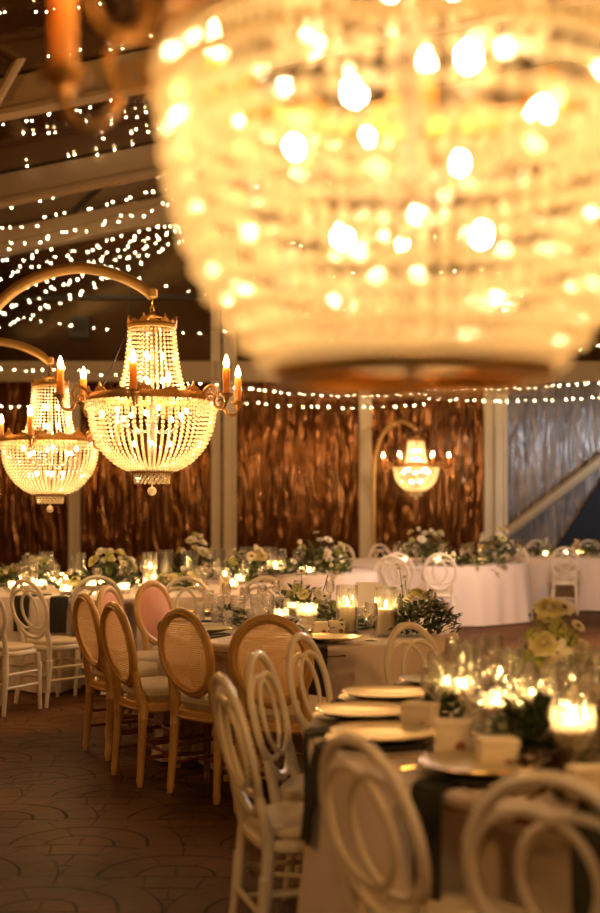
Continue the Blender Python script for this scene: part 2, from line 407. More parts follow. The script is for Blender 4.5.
for x, w in ((-4.08, .2), (-1.52, .17), (-1.27, .24), (1.18, .22), (3.40, .16), (3.62, .24), (7.5, .22), (-6.9, .22)):
    top = roof_z(x) - .02 if x in (-1.52, -1.27) else BEAM - .18
    mb = MB(); mb.box((x, D0 - .08, top / 2), (w, .14, top)); mb.box((x - w * .32, D0 - .16, top / 2), (w * .12, .03, top)); mb.box((x + w * .32, D0 - .16, top / 2), (w * .12, .03, top))
    mb.box((x, D0 - .09, .04), (w * 1.8, .24, .08))
    trim(mb, M['post'])
mb = MB(); mb.box(((XL + XR) / 2, D0 - .09, BEAM), (XR - XL - .1, .16, .36)); mb.box(((XL + XR) / 2, D0 - .19, BEAM - .16), (XR - XL - .1, .05, .05)); trim(mb, M['rafter'])
mb = MB(); mb.box(((XL + XR) / 2, D0 - .05, BEAM + 1.35), (XR - XL - .1, .09, .07)); trim(mb, M['dark_metal'])
for D in (19.7, 17.0, 13.7, 10.6, 7.4):
    for xa, xb in ((XL + .05, XRIDGE), (XRIDGE, XR - .05)):
        mb = MB(); za, zb = roof_z(xa), roof_z(xb)
        for y0, y1, h0, h1 in ((D - .07, D + .07, -.36, -.02), (D - .11, D + .11, -.42, -.36)):
            vs = [(xa, y0, za + h0), (xb, y0, zb + h0), (xb, y1, zb + h0), (xa, y1, za + h0), (xa, y0, za + h1), (xb, y0, zb + h1), (xb, y1, zb + h1), (xa, y1, za + h1)]
            mb.add(vs, [(3, 2, 1, 0), (4, 5, 6, 7), (0, 1, 5, 4), (1, 2, 6, 5), (2, 3, 7, 6), (3, 0, 4, 7)])
        trim(mb, M['rafter'])
def brace(p, q, r, mat):
    mb = MB(); mb.tube([p, q], r, 8); trim(mb, mat, True)
brace(at(42, 13.2, 20), at(-6, 13.4, 105), .055, M['rafter'])
brace(at(74, 18.0, 212), at(122, 17.4, 166), .05, M['dark_metal'])
# tied-back curtain in the right bay: a diagonal rail, pale sheet below it and a dark gap at its edge
brace(at(497, D0 - .22, 541), at(640, D0 - .22, 430), .10, M['rafter'])
mb = MB()
p0, p1, p2 = at(607, D0 - .15, 472), at(548, D0 - .15, 560), at(660, D0 - .15, 560)
mb.add([p0, p1, p2, p0 + Vector((0, .06, 0)), p1 + Vector((0, .06, 0)), p2 + Vector((0, .06, 0))], [(0, 1, 2), (5, 4, 3), (0, 3, 4, 1), (1, 4, 5, 2), (2, 5, 3, 0)])
trim(mb, M['night'])
# small dark ventilation box on the gable
e = tag(empty('vent_box', at(80, D0, 328)), 'small dark vent box high on the gable wall above the beam', 'vent')
mb = MB(); mb.box((0, -.06, 0), (.36, .12, .40)); mb.build('housing', M['dark_metal'], e, smooth=False)
mb = MB(); mb.box((0, -.13, .03), (.26, .02, .22)); mb.build('grille', M['sign_glass'], e, smooth=False)

# ------------------------------------------------------------------ strings of fairy lights
mbb = MB(); mbb.ico((0, 0, -.010), .0062, 1.15)
BULB = mbb.mesh('fairy_bulb', M['fairy'])
STRINGS = []
def fairy(p, q, n, sag, label=None, jitter=.03, cable=True, seed=0, big=1.0):
    r = random.Random(seed * 7 + 3)
    p, q = Vector(p), Vector(q)
    e = empty('fairy_light_string', p)
    pts = []
    N = max(n * 2, 12)
    f = lambda t: (q - p) * t - Vector((0, 0, sag * 4 * t * (1 - t)))
    mb = MB(); mb.tube([f(k / N) for k in range(N + 1)], .0045, 5); mb.build('cable', M['cable'], e)
    for k in range(n):
        t = (k + .5 + r.uniform(-.28, .28)) / n
        c = f(t) + Vector((r.uniform(-jitter, jitter), r.uniform(-jitter, jitter), -.012 - r.uniform(0, jitter)))
        put(BULB, 'bulb', e, loc=c, scale=big * r.uniform(.8, 1.15))
    STRINGS.append(e); tag(e, label, 'string lights', 'fairy light strings under the tent roof')
    return e
# hung across the bays, following the roof slope
def roofline(D, x0, x1, drop): return (x0, D, roof_z(x0) - drop), (x1, D, roof_z(x1) - drop)
side = [  # pixel ends and depth of each visible run on the left
    (-6, 6, 172, -22, 12.0, 9, 'topmost fairy light string, crossing the upper left roof'),
    (-8, 56, 172, 26, 13.4, 11, 'fairy light string just above the nearest sloping rafter at upper left'),
    (-8, 92, 172, 60, 13.9, 11, 'fairy light string just below the nearest sloping rafter at upper left'),
    (-8, 118, 178, 74, 14.9, 12, 'fairy light string under the roof behind the blurred candle'),
    (-8, 132, 178, 96, 15.6, 13, 'fairy light string under the roof, below the blurred candle'),
    (-8, 146, 178, 118, 16.3, 12, 'fairy light string skimming the top of the middle sloping rafter'),
    (-8, 166, 178, 126, 16.8, 9, 'fairy light string running over the middle sloping rafter'),
    (-8, 204, 178, 152, 17.6, 13, 'fairy light string just below the middle sloping rafter'),
    (-8, 226, 184, 178, 18.6, 13, 'fairy light string above the lowest sloping rafter'),
    (-8, 245, 184, 196, 19.4, 15, 'fairy light string along the foot of the lowest sloping rafter'),
    (-8, 262, 184, 200, 20.2, 18, 'uppermost fairy light string of the dense cluster below the rafters'),
    (-8, 276, 184, 210, 20.8, 22, 'second fairy light string down in the dense cluster below the rafters'),
    (-8, 294, 184, 219, 21.4, 24, 'third fairy light string down in the dense cluster below the rafters'),
    (-8, 312, 186, 222, 21.9, 26, 'steep fairy light string at the foot of the dense cluster'),
    (-8, 330, 186, 232, 22.3, 22, 'lowest fairy light string of the dense cluster, crossing behind the gilt arch'),
]
for i, (x0, y0, x1, y1, D, n, lab) in enumerate(side):
    fairy(at(x0, D, y0), at(x1, D, y1), int(n * 1.4), .04, lab, .09, seed=i, big=1.1 if D > 19 else .95)
fairy(at(-10, 22.2, 308), at(232, 22.4, 328), 13, .18, 'single fairy light string sagging across the dark gable above the beam', seed=40)
fairy(at(60, 21.0, 244), at(240, 21.6, 300), 8, .12, 'fairy light string sloping down behind the gilt arch to the right', seed=41)
fairy(at(-10, 22.4, 366), at(66, 22.4, 366), 8, .04, 'short fairy light string over the beam behind the small gilt arch', seed=42)
fairy(at(60, 22.4, 366), at(260, 22.5, 386), 16, .05, 'fairy light string along the beam behind the two crystal chandeliers', seed=43)
fairy(at(-10, 22.6, 404), at(40, 22.6, 402), 6, .03, 'short fairy light string on the brown wall left of the small chandelier', seed=44)
fairy(at(222, 22.5, 384), at(430, 22.6, 390), 26, .10, 'upper fairy light string on the beam over the middle brown panels', seed=45)
fairy(at(222, 22.4, 398), at(430, 22.5, 402), 20, .10, 'lower fairy light string under the beam over the middle brown panels', seed=46)
fairy(at(425, 22.5, 386), at(640, 22.6, 378), 28, .05, 'upper fairy light string on the beam over the right panels', seed=47)
fairy(at(425, 22.4, 396), at(640, 22.5, 392), 24, .08, 'lower fairy light string under the beam over the right panels', seed=48)
for i, (y0, y1, D) in enumerate(((330, 322, 21.5), (342, 340, 22), (308, 292, 21), (270, 250, 20.4), (240, 210, 19.8), (180, 140, 19.3))):
    fairy(at(250, D, y0), at(640, D, y1), 16, .15, 'fairy light string behind the beads of the huge foreground chandelier, %s from the bottom' % ORD[[1, 0, 2, 3, 4, 5][i]], .1, seed=60 + i)

# ------------------------------------------------------------------ chandeliers
def resample(prof, pitch):
    P = [Vector((r, 0, z)) for r, z in prof]; out = [P[0]]; acc = 0
    for a, b in zip(P, P[1:]):
        L = (b - a).length; s_ = pitch - acc
        while s_ <= L:
            out.append(a + (b - a) * (s_ / L)); s_ += pitch
        acc = (acc + L) % pitch
    return out
def smooth_prof(prof, n=40):
    # Catmull-Rom through the points
    out = []
    P = [prof[0]] + prof + [prof[-1]]
    for i in range(1, len(P) - 2):
        for k in range(n // (len(prof) - 1)):
            t = k / (n // (len(prof) - 1))
            out.append(tuple(.5 * ((2 * P[i][c]) + (-P[i - 1][c] + P[i + 1][c]) * t + (2 * P[i - 1][c] - 5 * P[i][c] + 4 * P[i + 1][c] - P[i + 2][c]) * t * t + (-P[i - 1][c] + 3 * P[i][c] - 3 * P[i + 1][c] + P[i + 2][c]) * t ** 3) for c in (0, 1)))
    out.append(prof[-1]); return out
def crest(mb, R, z, n, w, h, inward=0.0):
    for k in range(n):
        a0 = 2 * PI * k / n
        big = 1.0 if k % 2 == 0 else .55
        vs = []
        shape = [(-w, 0), (-w * .55, h * .45), (-w * .25, h * .5), (0, h), (w * .25, h * .5), (w * .55, h * .45), (w, 0)]
        for dr in (.006, -.006):
            for u, v in shape:
                a = a0 + u / R
                vs.append(((R + dr) * math.cos(a), (R + dr) * math.sin(a), z + v * big))
        m = len(shape)
        mb.add(vs, [tuple(range(m)), tuple(reversed(range(m, 2 * m)))] + [(i + 1, i, m + i, m + i + 1) for i in range(m - 1)])
def make_chandelier(bowl, ns_bowl, pitch, br, arms, arm0, core=.02, drum=True):
    """origin at the ring centre"""
    e = empty('crystal_chandelier')
    R = bowl[0][0]
    mb = MB()
    mb.lathe([(R - .015, -.02), (R + .008, -.022), (R + .014, -.005), (R + .008, .018), (R - .01, .02)], 48, cap0=False, cap1=False)
    crest(mb, R + .002, .015, 16, .055, .055)
    mb.build('ring', M['bronze'], e)
    bp = smooth_prof(bowl); rows = resample(bp, pitch)
    mb = MB()
    for k in range(ns_bowl):
        a = 2 * PI * k / ns_bowl
        for p in rows:
            q = 1.0 if p.x > R * .5 else max(.55, p.x / (R * .5))
            mb.M = Matrix.Rotation(a, 4, 'Z') @ Matrix.Translation((p.x, 0, p.z - .02)) @ Matrix.Diagonal((q, q, 1, 1))
            mb.ico((0, 0, 0), br, 1.12)
    mb.M = None
    # denser hanging fringe just under the ring
    for k in range(ns_bowl * 2):
        a = 2 * PI * (k + .5) / (ns_bowl * 2)
        for j in range(2): mb.octa(((R + .012) * math.cos(a), (R + .012) * math.sin(a), -.035 - j * pitch * .9), br * .8, 1.7)
    o = mb.build('bead_basket', M['crystal'], e, smooth=False); o['kind'] = 'stuff'
    mb = MB(); crown = smooth_prof([(.13, .40), (.14, .28), (.16, .14), (.195, .03)]); rows = resample(crown, .0245)
    ns = 34
    for k in range(ns):
        a = 2 * PI * k / ns
        for p in rows:
            mb.M = Matrix.Rotation(a, 4, 'Z'); mb.ico((p.x, 0, p.z), .0092, 1.0)
    mb.M = None
    o = mb.build('bead_crown', M['crystal'], e, smooth=False); o['kind'] = 'stuff'
    mb = MB(); mb.lathe([(.118, .395), (.138, .395), (.142, .41), (.134, .425), (.118, .425)], 32, cap0=False, cap1=False); crest(mb, .136, .42, 14, .028, .045)
    for k in range(3):
        a = 2 * PI * k / 3; mb.tube([(.13 * math.cos(a), .13 * math.sin(a), .42), (.05 * math.cos(a), .05 * math.sin(a), .46), (0, 0, .47)], .006, 6)
    mb.lathe([(.02, .455), (.028, .47), (.012, .49)], 12)
    mb.build('top_cap', M['bronze'], e)
    # hook and links up to the arch
    mb = MB()
    for k in range(3):
        zc = .508 + k * .036
        pts = [((.010 * math.cos(t) if k % 2 == 0 else 0), (.010 * math.cos(t) if k % 2 else 0), zc + .024 * math.sin(t)) for t in [2 * PI * i / 14 for i in range(14)]]
        mb.tube(pts, .0035, 6, closed=True)
    mb.build('chain', M['gold'], e)
    rb, zb = bowl[-1]
    mb = MB(); mb.lathe([(max(rb - .03, .05), zb - .035), (rb + .004, zb - .035), (rb + .008, zb - .015), (rb - .004, zb - .002), (max(rb - .03, .05), zb - .005)], 28, cap0=False, cap1=False)
    mb.build('bottom_ring', M['bronze'], e)
    mb = MB(); rows = 4 if drum else 0
    for j in range(rows):
        for k in range(22):
            a = 2 * PI * (k + .5 * (j % 2)) / 22; rr = (min(rb, .10) if drum else rb - .02) * (1 - .02 * j)
            mb.ico((rr * math.cos(a), rr * math.sin(a), zb - .035 - .017 * j), .0095, 1.1)
    if drum: mb.build('bead_drum', M['crystal'], e, smooth=False)['kind'] = 'stuff'
    zq = zb - .135 if drum else zb + .02
    mb = MB(); mb.sphere((0, 0, zq), .026, 12, 8); mb.tube([(0, 0, zb - .0), (0, 0, zq + .02)], .004, 6); mb.build('crystal_ball', M['crystal'], e, smooth=False)
    # bulbs inside
    mb = MB(); mb.ico((0, 0, 0), core, 1.5); bm_ = mb.mesh('inner_bulb', M['core_bulb'])
    for k in range(4):
        a = 2 * PI * k / 4; put(bm_, 'inner_bulb', e, loc=(.10 * math.cos(a), .10 * math.sin(a), -.26))
    for k in range(8):
        a = 2 * PI * k / 8 + .3; put(bm_, 'inner_bulb', e, loc=(R * .55 * math.cos(a), R * .55 * math.sin(a), -.11 if k % 2 else -.07))
    for k in range(6):
        a = 2 * PI * k / 3; put(bm_, 'inner_bulb', e, loc=(.06 * math.cos(a), .06 * math.sin(a), .10 + .14 * (k // 3)))
    mb = MB(); mb.tube([(0, 0, zb - .03), (0, 0, .46)], .012, 8)
    for k in range(8):
        a = 2 * PI * k / 8 + .3; zz = -.15 if k % 2 else -.11
        mb.tube([(0, 0, -.18), (R * .3 * math.cos(a), R * .3 * math.sin(a), -.20), (R * .55 * math.cos(a), R * .55 * math.sin(a), zz)], .006, 6)
    mb.build('stem', M['stem'], e)
    # candle arms
    am = MB()
    pts = [(R + .0, 0, -.005), (R + .03, 0, .035), (R + .075, 0, .05), (R + .10, 0, .01), (R + .085, 0, -.04), (R + .105, 0, -.075), (R + .145, 0, -.08), (R + .165, 0, -.055), (R + .17, 0, -.035)]
    sp = smooth_prof([(p[0], p[2]) for p in pts], 40)
    am.tube([(x, 0, z) for x, z in sp], .0085, 8)
    cur = [(R + .055 + .030 * (1 - t / 9) * math.cos(t), .0, -.02 + .030 * (1 - t / 9) * math.sin(t)) for t in [i * .5 for i in range(15)]]
    am.tube(cur, .006, 6)
    armM = am.mesh('candle_arm', M['bronze'])
    cm = MB(); cx = R + .17
    cm.lathe([(.006, -.045), (.014, -.035), (.018, -.02), (.036, -.012), (.040, 0), (.030, .002), (.022, -.002)], 18, c=(cx, 0, 0)); cupM = cm.mesh('drip_cup', M['bronze'])
    km = MB(); km.lathe([(.0195, -.004), (.0195, .135), (.016, .140), (.008, .141)], 16, c=(cx, 0, 0)); canM = km.mesh('candle', M['candle_sleeve'])
    fm = MB(); fm.lathe([(.006, .139), (.014, .15), (.017, .163), (.013, .183), (.006, .20), (.0012, .212)], 10, c=(cx, 0, 0)); bulM = fm.mesh('flame_bulb', M['bulb'])
    for k in range(arms):
        a = math.radians(arm0) + 2 * PI * k / arms - PI / 2   # angle 0 faces the camera
        ao = put(armM, 'candle_arm', e, rot=(0, 0, a))
        put(cupM, 'drip_cup', ao); put(canM, 'candle', ao); put(bulM, 'flame_bulb', ao)
    return e
BOWL = [(.36, -.01), (.355, -.09), (.338, -.17), (.303, -.25), (.245, -.32), (.175, -.372), (.115, -.393)]
BIG = [(.352, -.01), (.355, -.09), (.342, -.185), (.315, -.27), (.277, -.345), (.235, -.40), (.195, -.44)]
ARCH = [(0, 2.655), (-.03, 2.69), (-.10, 2.74), (-.25, 2.80), (-.42, 2.825), (-.60, 2.79), (-.75, 2.72), (-.88, 2.61), (-.99, 2.45), (-1.06, 2.22), (-1.09, 1.9)]
def make_stand():
    e = empty('arched_stand')
    mb = MB(); sp = smooth_prof([(x, z) for x, z in ARCH], 60)
    mb.tube([(x, 0, z) for x, z in sp], [.022 + .010 * min(1, i / 12) for i in range(len(sp))], 12)
    mb.lathe([(.012, -.02), (.03, -.01), (.03, .03), (.012, .04)], 12, c=(0, 0, 2.67))
    mb.build('arch', M['gilt_pole'], e)
    mb = MB(); mb.tube([(-1.09, 0, 1.9), (-1.09, 0, 1.0), (-1.09, 0, .03)], [.032, .033, .035], 14); mb.build('pole', M['gilt_pole'], e)
    mb = MB(); mb.lathe([(.20, 0), (.205, .012), (.19, .03), (.06, .045), (.04, .09)], 28, c=(-1.09, 0, 0)); mb.build('base', M['gilt_pole'], e)
    return e
ch1 = make_chandelier(BOWL, 54, .0255, .0102, 6, -4, .0115)
RZ = 2.085; HANG = 2.655 - RZ
ch1.location = at(152, 7.2, z=RZ)
tag(ch1, 'sharp crystal chandelier with lit candle arms hanging from the large gilt arch', 'chandelier', 'crystal chandeliers')
mb = MB()
w0 = at(129, 7.3, 300) - ch1.location; w1 = at(127, 7.3, 330) - ch1.location; w2 = at(113, 7.1, 365) - ch1.location; w3 = at(101, 7.05, 390) - ch1.location
mb.tube([(-.12, 0, .70), w0 * .5 + Vector((-.12, 0, .70)) * .5, w0, w1, w2, w3], .004, 6); mb.build('power_cord', M['cable'], ch1)
ch2 = copy_tree(ch1)
for c in list(ch2.children):
    if c.name.startswith('power_cord'): bpy.data.objects.remove(c)
ch2.location = at(50, 9.6, z=RZ - .10)
tag(ch2, 'crystal chandelier at the left hanging from the smaller arch, half behind another', 'chandelier', 'crystal chandeliers')
ch3 = copy_tree(ch2); ch3.location = at(416, 20.6, z=2.17)
ch3.rotation_euler.z = .5
tag(ch3, 'small distant crystal chandelier on a thin arch before the brown back wall', 'chandelier', 'crystal chandeliers')
big = make_chandelier(BIG, 62, .041, .0154, 8, -98, .0108, False)
big.location = at(412, 1.83, z=2.108)
tag(big, 'huge out-of-focus crystal chandelier filling the upper right foreground', 'chandelier', 'crystal chandeliers')
st1 = make_stand(); st1.location = (ch1.location.x, ch1.location.y, ch1.location.z - RZ)
tag(st1, 'large gilt arched stand carrying the sharp crystal chandelier', 'stand', 'gilt arched stands')
for ch, rz, lab in ((ch2, 0, 'smaller gilt arched stand reaching in at the left edge'), (ch3, -.95, 'thin gilt arched stand far off before the brown wall'), (big, 0, 'gilt arched stand of the huge foreground chandelier')):
    s_ = copy_tree(st1); s_.location = (ch.location.x, ch.location.y, ch.location.z - RZ); s_.rotation_euler.z = rz
    tag(s_, lab, 'stand', 'gilt arched stands')
for s_ in [o for o in COL.objects if o.name.startswith('arched_stand') and o.location.z != 0]:
    dz = s_.location.z; s_.location.z = 0
    for c in s_.children:
        if c.name.startswith('arch'): c.location.z = dz
        elif c.name.startswith('pole'): c.scale.z = (1.9 + dz) / 1.9
# two small chandeliers hung from the far roof
for px, py, d, lab in ((329, 352, 20.5, 'tiny far chandelier, the left one glimpsed through the foreground beads'), (503, 300, 19.5, 'tiny far chandelier, the right one glimpsed through the foreground beads')):
    c = copy_tree(ch2); c.location = at(px, d, py); c.scale = (.66,) * 3
    tag(c, lab, 'chandelier', 'crystal chandeliers')
    mb = MB(); mb.tube([(0, 0, .56), (0, 0, (roof_z(c.location.x) - c.location.z) / .66)], .012, 6); mb.build('hanging_rod', M['dark_metal'], c)

# ------------------------------------------------------------------ chairs (facing +Y, origin on the floor under the seat centre)
def rec(z, y0, k): return y0 - k * (z - .45)
def make_white_chair():
    e = empty('oval_back_chair')
    K = .24; Y0 = -.175
    mb = MB(); mb.slab(ell(.205, .20, 32, 3.2), .405, .447, .014); mb.build('seat', M['white_paint'], e)
    mb = MB(); mb.slab(ell(.192, .186, 32, 3.0), .447, .480, .014, .008); mb.build('seat_pad', M['white_pad'], e)
    for s_ in (-1, 1):
        mb = MB(); mb.tube([(s_ * .168, .165, .41), (s_ * .17, .172, .34), (s_ * .172, .178, .335), (s_ * .173, .182, .18), (s_ * .176, .188, .012), (s_ * .176, .188, 0)], [.021, .019, .0235, .018, .014, .014], 12); mb.build('leg', M['white_paint'], e)
        mb = MB(); mb.tube([(s_ * .150, -.172, .44), (s_ * .156, -.182, .34), (s_ * .157, -.183, .335), (s_ * .163, -.198, .18), (s_ * .172, -.225, .012), (s_ * .172, -.226, 0)], [.021, .019, .0235, .018, .014, .014], 12); mb.build('leg', M['white_paint'], e)
    zc, a, b = .715, .192, .213
    def pl(x, z): return (x, rec(z, Y0, K), z)
    mb = MB()
    mb.tube([pl(a * math.cos(t), zc + b * math.sin(t)) for t in [2 * PI * k / 48 for k in range(48)]], .0165, 10, closed=True, up=(0, 1, .2), ratio=.8)
    for s_ in (-1, 1):
        mb.tube([(s_ * .150, -.172, .43), pl(s_ * .152, .50), pl(s_ * .158, .58)], [.021, .0185, .014], 10)
    mb.build('back_frame', M['white_paint'], e)
    for s_ in (-1, 1):
        mb = MB(); mb.tube([pl(s_ * .053 + .136 * math.cos(t), zc - .002 + .142 * math.sin(t)) for t in [2 * PI * k / 40 for k in range(40)]], .0115, 8, closed=True, up=(0, 1, .2), ratio=.8)
        mb.build('back_ring', M['white_paint'], e)
    for s_ in (-1, 1):
        for z in (.19, .285):
            mb = MB(); f = (.34 - z) / .34
            mb.tube([(s_ * (.172 + .002), .18, z), (s_ * (.160), -.19 - f * .02, z)], .0095, 8); mb.build('stretcher', M['white_paint'], e)
    for y, z, w in ((-.196, .22, .160), (.18, .30, .172)):
        mb = MB(); mb.tube([(-w, y, z), (w, y, z)], .0095, 8); mb.build('stretcher', M['white_paint'], e)
    return e
def make_cane_chair(pink=False):
    e = empty('oval_cane_chair')
    K = .20; Y0 = -.20
    mb = MB(); mb.slab(ell(.235, .225, 36, 2.8), .385, .440, .012); mb.tube([(x, y, .40) for x, y in ell(.236, .226, 36, 2.8)], .008, 6, closed=True); mb.build('seat_frame', M['wood'], e)
    mb = MB(); mb.slab(ell(.222, .212, 36, 2.7), .440, .520, .034, .018); mb.build('seat_cushion', M['cushion'], e)
    for s_ in (-1, 1):
        mb = MB(); mb.lathe([(.013, 0), (.016, .01), (.016, .03), (.014, .035), (.018, .05), (.022, .20), (.025, .33), (.019, .345), (.027, .36), (.027, .42)], 14, c=(s_ * .185, .165, 0)); mb.build('leg', M['wood'], e)
        mb = MB(); mb.tube([(s_ * .168, -.195, .42), (s_ * .169, -.198, .36), (s_ * .169, -.198, .355), (s_ * .170, -.20, .34), (s_ * .174, -.208, .20), (s_ * .179, -.220, .05), (s_ * .179, -.220, .045), (s_ * .180, -.222, 0)], [.029, .027, .030, .025, .022, .018, .021, .015], 12); mb.build('leg', M['wood'], e)
    zc, a, b = .735, .186, .204
    def pl(x, z, dy=0.0): return (x, rec(z, Y0, K) + dy - .35 * x * x * 1.0 + .0, z)
    mb = MB()
    mb.tube([pl(a * math.cos(t), zc + b * math.sin(t)) for t in [2 * PI * k / 56 for k in range(56)]], .0255, 12, closed=True, up=(0, 1, .2), ratio=.72)
    mb.tube([pl((a - .004) * math.cos(t), zc + (b - .004) * math.sin(t), -.019) for t in [2 * PI * k / 56 for k in range(56)]], .008, 6, closed=True)
    for s_ in (-1, 1):
        mb.tube([(s_ * .168, -.195, .41), pl(s_ * .156, .50), pl(s_ * .152, .58), pl(s_ * .160, .66)], [.030, .024, .021, .016], 10)
    mb.build('back_frame', M['wood'], e)
    def disc(mb, a, b, dy, bulge):
        vs = [pl(0, zc, dy + bulge)]; fs = []; R_ = 6; S = 32
        for i in range(1, R_ + 1):
            q = i / R_
            for k in range(S):
                t = 2 * PI * k / S; vs.append(pl(a * q * math.cos(t), zc + b * q * math.sin(t), dy + bulge * (1 - q * q)))
        for k in range(S): fs.append((0, 1 + k, 1 + (k + 1) % S))
        for i in range(R_ - 1):
            for k in range(S): fs.append((1 + i * S + k, 1 + (i + 1) * S + k, 1 + (i + 1) * S + (k + 1) % S, 1 + i * S + (k + 1) % S))
        mb.add(vs, fs)
    if pink:
        mb = MB(); disc(mb, a - .02, b - .02, .006, .028); disc(mb, a - .02, b - .02, -.004, -.006); p = mb.build('back_pad', M['pink'], e); p['label'] = 'dusty pink upholstered pad'
    else:
        mb = MB(); disc(mb, a - .006, b - .006, -.006, -.012); mb.build('cane_panel', M['cane'], e)
    for s_ in (-1, 1):
        mb = MB(); mb.tube([(s_ * .185, .165, .15), (s_ * .178, -.222, .15)], .011, 8); p = mb.build('stretcher', M['wood_dark'], e)
        mb = MB(); mb.tube([(s_ * .184, .165, .24), (s_ * .174, -.208, .24)], .011, 8); p = mb.build('stretcher', M['wood_dark'], e)
    mb = MB(); mb.tube([(-.178, -.03, .15), (.178, -.03, .15)], .011, 8); mb.build('stretcher', M['wood_dark'], e)
    mb = MB(); mb.tube([(-.178, .06, .24), (.178, .06, .24)], .011, 8); mb.build('stretcher', M['wood_dark'], e)
    return e
white0 = make_white_chair(); cane0 = make_cane_chair(); pink0 = make_cane_chair(True)
USED = set()
FOOT = []   # seats, so that the cloths give way round them
def chair(proto, top_off, top_px, d, facing, label, group):
    """top of the back at column top_px, distance d; facing = degrees clockwise from looking away from the camera"""
    o = proto if proto.name not in USED else copy_tree(proto); USED.add(proto.name)
    a = math.radians(facing); f = Vector((math.sin(a), math.cos(a), 0))
    t = at(top_px, d, z=0); c = t + f * top_off
    o.location = (c.x, c.y, 0); o.rotation_euler = (0, 0, -a)
    FOOT.append((Vector((c.x, c.y)), a))
    return tag(o, label, 'chair', group)
WO, CO = .29, .30
def wch(px, d, fa, lab, g): return chair(white0, WO, px, d, fa, lab, g)
gW = 'white oval-back chairs'; gC = 'wooden oval cane-back chairs'
wch(220, 3.95, 73, 'white oval-back chair seen edge-on, nearest of three along the near table', gW)
wch(256, 4.57, 104, 'white oval-back chair, middle of the three in a row beside the near table', gW)
wch(299, 5.25, 112, 'white oval-back chair, farthest of three in a row, before a cane chair', gW)
wch(407, 5.74, 134, 'white oval-back chair across the near table before the dark greenery', gW)
wch(353, 2.88, 60, 'white oval-back chair large in front, the dark napkin hanging to its right', gW)
wch(549, 2.46, 33, 'blurred white oval-back chair at the bottom right corner, nearest of all', gW)
for px, d, fa, lab in ((269, 5.95, 14, 'cane-back wooden chair between the white chairs and the middle table'),
                       (181, 6.32, 45, 'cane-back wooden chair with both rear legs in full view'),
                       (113, 6.75, 60, 'cane-back wooden chair just left of the one showing both rear legs'),
                       (84, 7.45, 60, 'leftmost cane-back wooden chair, beside the white chairs')):
    chair(cane0, CO, px, d, fa, lab, gC)
chair(pink0, CO, 151, 8.85, 122, 'wooden chair with pink back pad in full view beside a dark napkin', 'wooden chairs with pink back pads')
chair(pink0, CO, 107, 8.25, 104, 'wooden chair with pink back pad mostly hidden behind cane chairs', 'wooden chairs with pink back pads')
wch(24, 9.35, 38, 'white oval-back chair standing free at the left, a dark napkin showing through it', gW)
wch(-22, 8.9, 25, 'white oval-back chair cut off by the left edge of the picture', gW)
wch(97, 9.85, -5, 'white oval-back chair behind the leftmost cane chair', gW)
wch(185, 9.75, 160, 'white oval-back chair behind the pink-padded chair at the middle table', gW)
wch(265, 9.75, 172, 'white oval-back chair behind the table top, above a cane chair', gW)
wch(397, 15.1, 10, 'white oval-back chair standing in front of the far table, overlapping another', gW)
wch(391, 14.3, 4, 'white oval-back chair half behind the blank white card', gW)
wch(440, 15.0, 4, 'white oval-back chair in full view before the right-hand pink-white cloth', gW)
wch(565, 17.5, 10, 'white oval-back chair before the farthest table at right', gW)
wch(343, 18.9, 205, 'tiny far white chair nearest the middle wall post, on its left', gW)
wch(379, 19.0, 150, 'tiny far white chair just right of the middle wall post', gW)
wch(410, 19.7, 176, 'tiny far white chair below the thin arched stand', gW)
wch(517, 18.2, 215, 'tiny far white chair at the end of the right-hand cloth', gW)
wch(537, 21.6, 190, 'tiny far white chair under the diagonal rail', gW)
wch(588, 21.6, 175, 'tiny far white chair behind the farthest table at right', gW)

